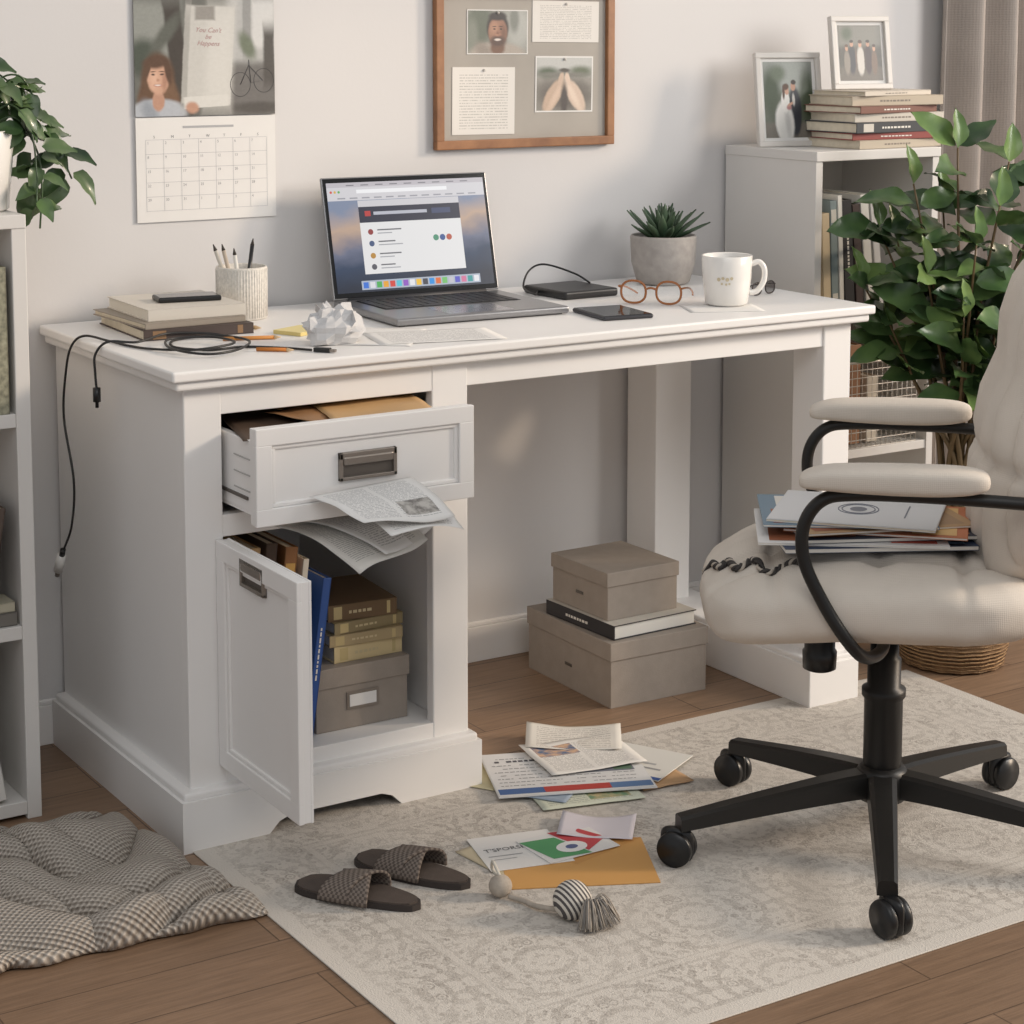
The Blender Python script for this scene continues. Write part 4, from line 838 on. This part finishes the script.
def magt(b,m,w,h):
    b.rect(.002,.002,w-.002,h-.002,K(218,218,218,.4),m,0); b.rect(.004,h*.04,w*.3,h*.16,K(70,100,150),m,.0003); b.rect(w*.3,h*.04,w*.72,h*.16,K(176,66,60),m,.0005); b.rect(w*.72,h*.04,w-.004,h*.16,K(90,120,160),m,.0003)
    rr=random.Random(4)
    for j in range(9):
        u=.012; big=j==7
        while u<w*(.5 if big else .9):
            q=rr.uniform(.003,.010)
            if rr.random()<.85: b.rect(u,h*(.22+j*.078),min(u+q,w*.94),h*(.22+j*.078)+(.008 if big else .0028),K(90,90,96) if big else K(150,150,154),m,.0004)
            u+=q+.0025
    b.rect(w*.55,h*.42,w*.93,h*.74,K(120,124,136),m,.0006); b.ell(w*.70,h*.56,w*.07,h*.1,K(186,150,130),m,.0008); b.rect(w*.80,h*.44,w*.92,h*.6,K(96,120,100),m,.0007)
flat("magazine","white magazine with red and blue cover strip on the floor","magazine",.27,.20,.690,-.040,RG+.0080,-22,magt,K(210,210,210),t_=.0025)
flat("magazine","thin white leaflet with blue edge on the floor","magazine",.18,.14,.818,-.045,RG+.0060,-62,lambda b,m,w,h:(b.rect(0,0,w,.012,K(60,90,150),m),b.rect(w*.1,h*.3,w*.9,h*.35,K(150,150,150),m),b.rect(w*.1,h*.45,w*.8,h*.5,K(170,170,170),m)),K(214,212,206),t_=.002)
sheet("paper_sheet","white printed leaflet on top of the floor pile","paper",.18,.15,place(.750,.0,RG+.0115,-10),ptc,wav=.003,curl=.004,seed=4,group=g)
sheet("paper_sheet","curled white sheet leaning on the floor pile","paper",.17,.12,place(.782,.075,RG+.0115,-34),printed("pale_print",(216,212,204),(150,140,136),14,1),wav=.004,curl=.008,seed=8,group=g)
g2="mail on the rug"
def envf(b,m,w,h): b.poly([(0,h),(w,h),(w*.5,h*.45)],K(196,144,82),m,0)
flat("envelope","orange-brown envelope lying on the rug","envelope",.23,.17,.500,-.352,RG,-26,envf,K(204,154,90),g2,.002)
sheet("paper_sheet","pale tan sheet under the envelope on the rug","paper",.10,.13,place(.420,-.275,RG,6),K(204,190,160),wav=.001,seed=2,group=g2)
def card1(b,m,w,h): b.text("T'SPORSEPE",.0165,K(80,80,84),m@T(.012,h*.52,.0003)@RZ(2)); b.rect(.012,h*.38,w*.5,h*.4,K(160,160,160),m,.0002); b.rect(.012,h*.28,w*.4,h*.30,K(170,170,170),m,.0002)
flat("card","white printed card with black lettering on the rug","card",.135,.13,.450,-.268,RG+.0024,-14,card1,K(222,220,217),g2,.0012)
def card2(b,m,w,h):
    b.poly([(0,h*.9),(w*.45,h*.8),(w*.6,0),(w*.1,h*.1)],K(84,150,100),m,.0001); b.poly([(w*.45,h),(w*.85,h*.9),(w,h*.4),(w*.6,h*.1)],K(186,70,76),m,.0002); b.ell(w*.48,h*.35,w*.2,h*.2,K(230,228,226),m,.0004); b.ell(w*.48,h*.35,w*.08,h*.08,K(90,100,140),m,.0006)
flat("card","green and red glossy leaflet on the rug","card",.13,.10,.525,-.290,RG+.0040,0,card2,K(218,216,214),g2,.0012)
sheet("card","pale lilac folded card on the rug","card",.12,.09,place(.60,-.262,RG+.0025,-40),K(206,201,208),wav=.002,curl=.008,seed=5,group=g2)
ct=thing("cat_toy","grey cat toy with felt ball, striped ball and tassel","cat toy",T(0,0,RG))
felt=M("grey_felt",(172,162,150),.95,var=.1,vscale=80,bump=.6,bscale=300)
strm=M("striped_felt",(160,150,142),.9); t=NT(strm); sp=t.n('ShaderNodeSeparateXYZ'); t.l(t.coord(),sp.inputs[0])
s_=t.math('GREATER_THAN',t.math('SINE',t.math('MULTIPLY',t.math('ADD',sp.outputs[0],t.math('MULTIPLY',sp.outputs[2],.5)),900)),0)
t.l(t.mix(s_,lin((210,204,194)),lin((84,80,80))),t.b.inputs['Base Color'])
MB().sphere((.337,-.392,.017),.0175,felt,sc=(1,1,.95)).build("felt_ball",ct)
MB().tube([(.337,-.392,.030),(.338,-.37,.046),(.342,-.362,.03),(.345,-.38,.022)],.0025,K(206,200,188),8,5).build("loop",ct)
MB().sphere((.386,-.509,.0275),.0285,strm,sc=(1,1,1)).build("striped_ball",ct)
MB().tube([(.342,-.408,.006),(.352,-.43,.005),(.358,-.46,.006),(.366,-.485,.010),(.372,-.50,.014)],.0042,felt,8,6).build("cord",ct)
b=MB(); rnd=random.Random(3)
for k in range(120):
    a=math.radians(-88+rnd.uniform(-60,60)); L=rnd.uniform(.030,.046); h0=rnd.uniform(.004,.03); d=Vector((math.cos(a),math.sin(a),0)); p=Vector((.398,-.533,.02))
    b.tube([p,p+d*L*.5+Vector((0,0,h0*.8)),p+d*L+Vector((0,0,h0*.2-.016))],.0010,felt if k%2 else K(130,126,122,.9),4,3)
b.sphere((.397,-.534,.018),.014,felt); b.build("tassel",ct)
# ------------------------------------------------------------------ slippers
solem=M("dark_sole",(56,49,46),.8,bump=.3,bscale=300); footb=M("footbed",(80,70,64),.85,var=.08,vscale=60,bump=.4,bscale=400)
stp=M("woven_strap",(112,100,92),.9); t=NT(stp); uv=t.coord('UV'); chk=t.n('ShaderNodeTexChecker'); t.l(t.map(uv,(26,12,1)),chk.inputs[0]); chk.inputs[1].default_value=lin((128,117,108)); chk.inputs[2].default_value=lin((90,80,74)); chk.inputs[3].default_value=1; t.l(chk.outputs[0],t.b.inputs['Base Color']); t.bump(chk.outputs[1],.6,.002)
def outline(q):
    return .038*(math.sin(math.pi*min(1,max(0,q))**.9)**.38)*(1.06-.28*q+.12*math.cos(q*6.0)*.4)
def slipper(x,y,rz,label,mir):
    e=thing("slipper",label,"slipper",place(x,y,RG,rz),"pair of slippers"); L=.206
    def sole(z0,z1,sc,mat,nm):
        b=MB(); n=28; vs=[]
        for zz_ in (z0,z1):
            for i in range(n+1): q=i/n; vs.append(((q-.5)*L*sc,outline(q)*sc+mir*.004*math.sin(q*3),zz_))
            for i in range(n-1,0,-1): q=i/n; vs.append(((q-.5)*L*sc,-outline(q)*sc+mir*.004*math.sin(q*3),zz_))
        m_=2*n; fs=[list(range(m_))[::-1],[m_+i for i in range(m_)]]+[[i,(i+1)%m_,m_+(i+1)%m_,m_+i] for i in range(m_)]
        b.add(vs,fs,mat); b.build(nm,e)
    sole(0,.009,1,solem,"sole"); sole(.009,.012,.95,footb,"footbed")
    for sg in (-1,1):
        b=MB()
        def st(u,v):
            a=math.pi*u; xx=-.030+v*.048+sg*.016*math.cos(a)+.004*math.sin(a); wd=.039+.0006*sg
            return (xx,math.cos(a)*wd,.006+math.sin(a)**.75*(.026+.006*v+.0016*(sg+1)))
        b.grid(st,24,8,stp); b.build("strap",e,solid=.004)
slipper(.158,-.282,-56,"dark brown slide slipper with woven straps on the rug",1)
slipper(.270,-.250,-64,"dark brown slide slipper beside its mate on the rug",-1)
# ------------------------------------------------------------------ lights, camera
wd=bpy.data.worlds.new("World"); bpy.context.scene.world=wd; wd.use_nodes=True; bg=wd.node_tree.nodes["Background"]; bg.inputs[0].default_value=(.95,.97,1.0,1); bg.inputs[1].default_value=.47
def area(n,loc,tgt,size,pw,col):
    l=bpy.data.lights.new(n,"AREA"); l.shape='RECTANGLE'; l.size,l.size_y=size; l.energy=pw; l.color=col; o=bpy.data.objects.new(n,l); COL.objects.link(o); o.location=loc
    o.rotation_euler=(Vector(tgt)-Vector(loc)).to_track_quat('-Z','Y').to_euler(); return o
area("window_light",(3.0,-1.9,1.9),(.8,.2,.6),(1.2,1.2),50,(1,.955,.90))
area("room_light",(-.6,-2.4,2.7),(.6,0,.4),(2.2,1.6),22,(1,.985,.96))
l=bpy.data.lights.new("sun","SUN"); l.energy=1.9; l.angle=math.radians(8); l.color=(1,.80,.60); o=bpy.data.objects.new("sun",l); COL.objects.link(o)
o.rotation_euler=Vector((-2,1.05,-.8)).to_track_quat('-Z','Y').to_euler()
def spot(n,loc,tgt,ang,pw,blend):
    l=bpy.data.lights.new(n,"SPOT"); l.energy=pw; l.spot_size=math.radians(ang); l.spot_blend=blend; l.color=(1,.78,.56); l.shadow_soft_size=.02; o=bpy.data.objects.new(n,l); COL.objects.link(o); o.location=loc
    o.rotation_euler=(Vector(tgt)-Vector(loc)).to_track_quat('-Z','Y').to_euler()
spot("added_sun_patch_spot",(1.45,-.65,.69),(.985,.60,.435),4.0,13,1.0)  # added spot, stands in for a sun patch on the wall under the desk
spot("added_sun_patch_spot_upper",(1.45,-.65,.69),(1.015,.60,.475),3.0,10,1.0)  # second added spot, carries the stand-in sun patch further up
spot("added_wall_glow_spot",(2.6,-1.3,1.75),(.60,.60,1.13),12,50,1.0)  # added spot lamp imitating warm sunlight on the upper wall
cam=bpy.data.cameras.new("camera"); co=bpy.data.objects.new("camera",cam); COL.objects.link(co)
co.location=(-1.1871,-2.8356,1.2791); co.rotation_euler=(math.pi/2-.1179,0,-.5636); cam.sensor_width=36; cam.lens=2039.07/1024*36; cam.shift_y=-244.37/1024; cam.clip_start=.05
bpy.context.scene.camera=co
bpy.context.scene.view_settings.view_transform='Standard'
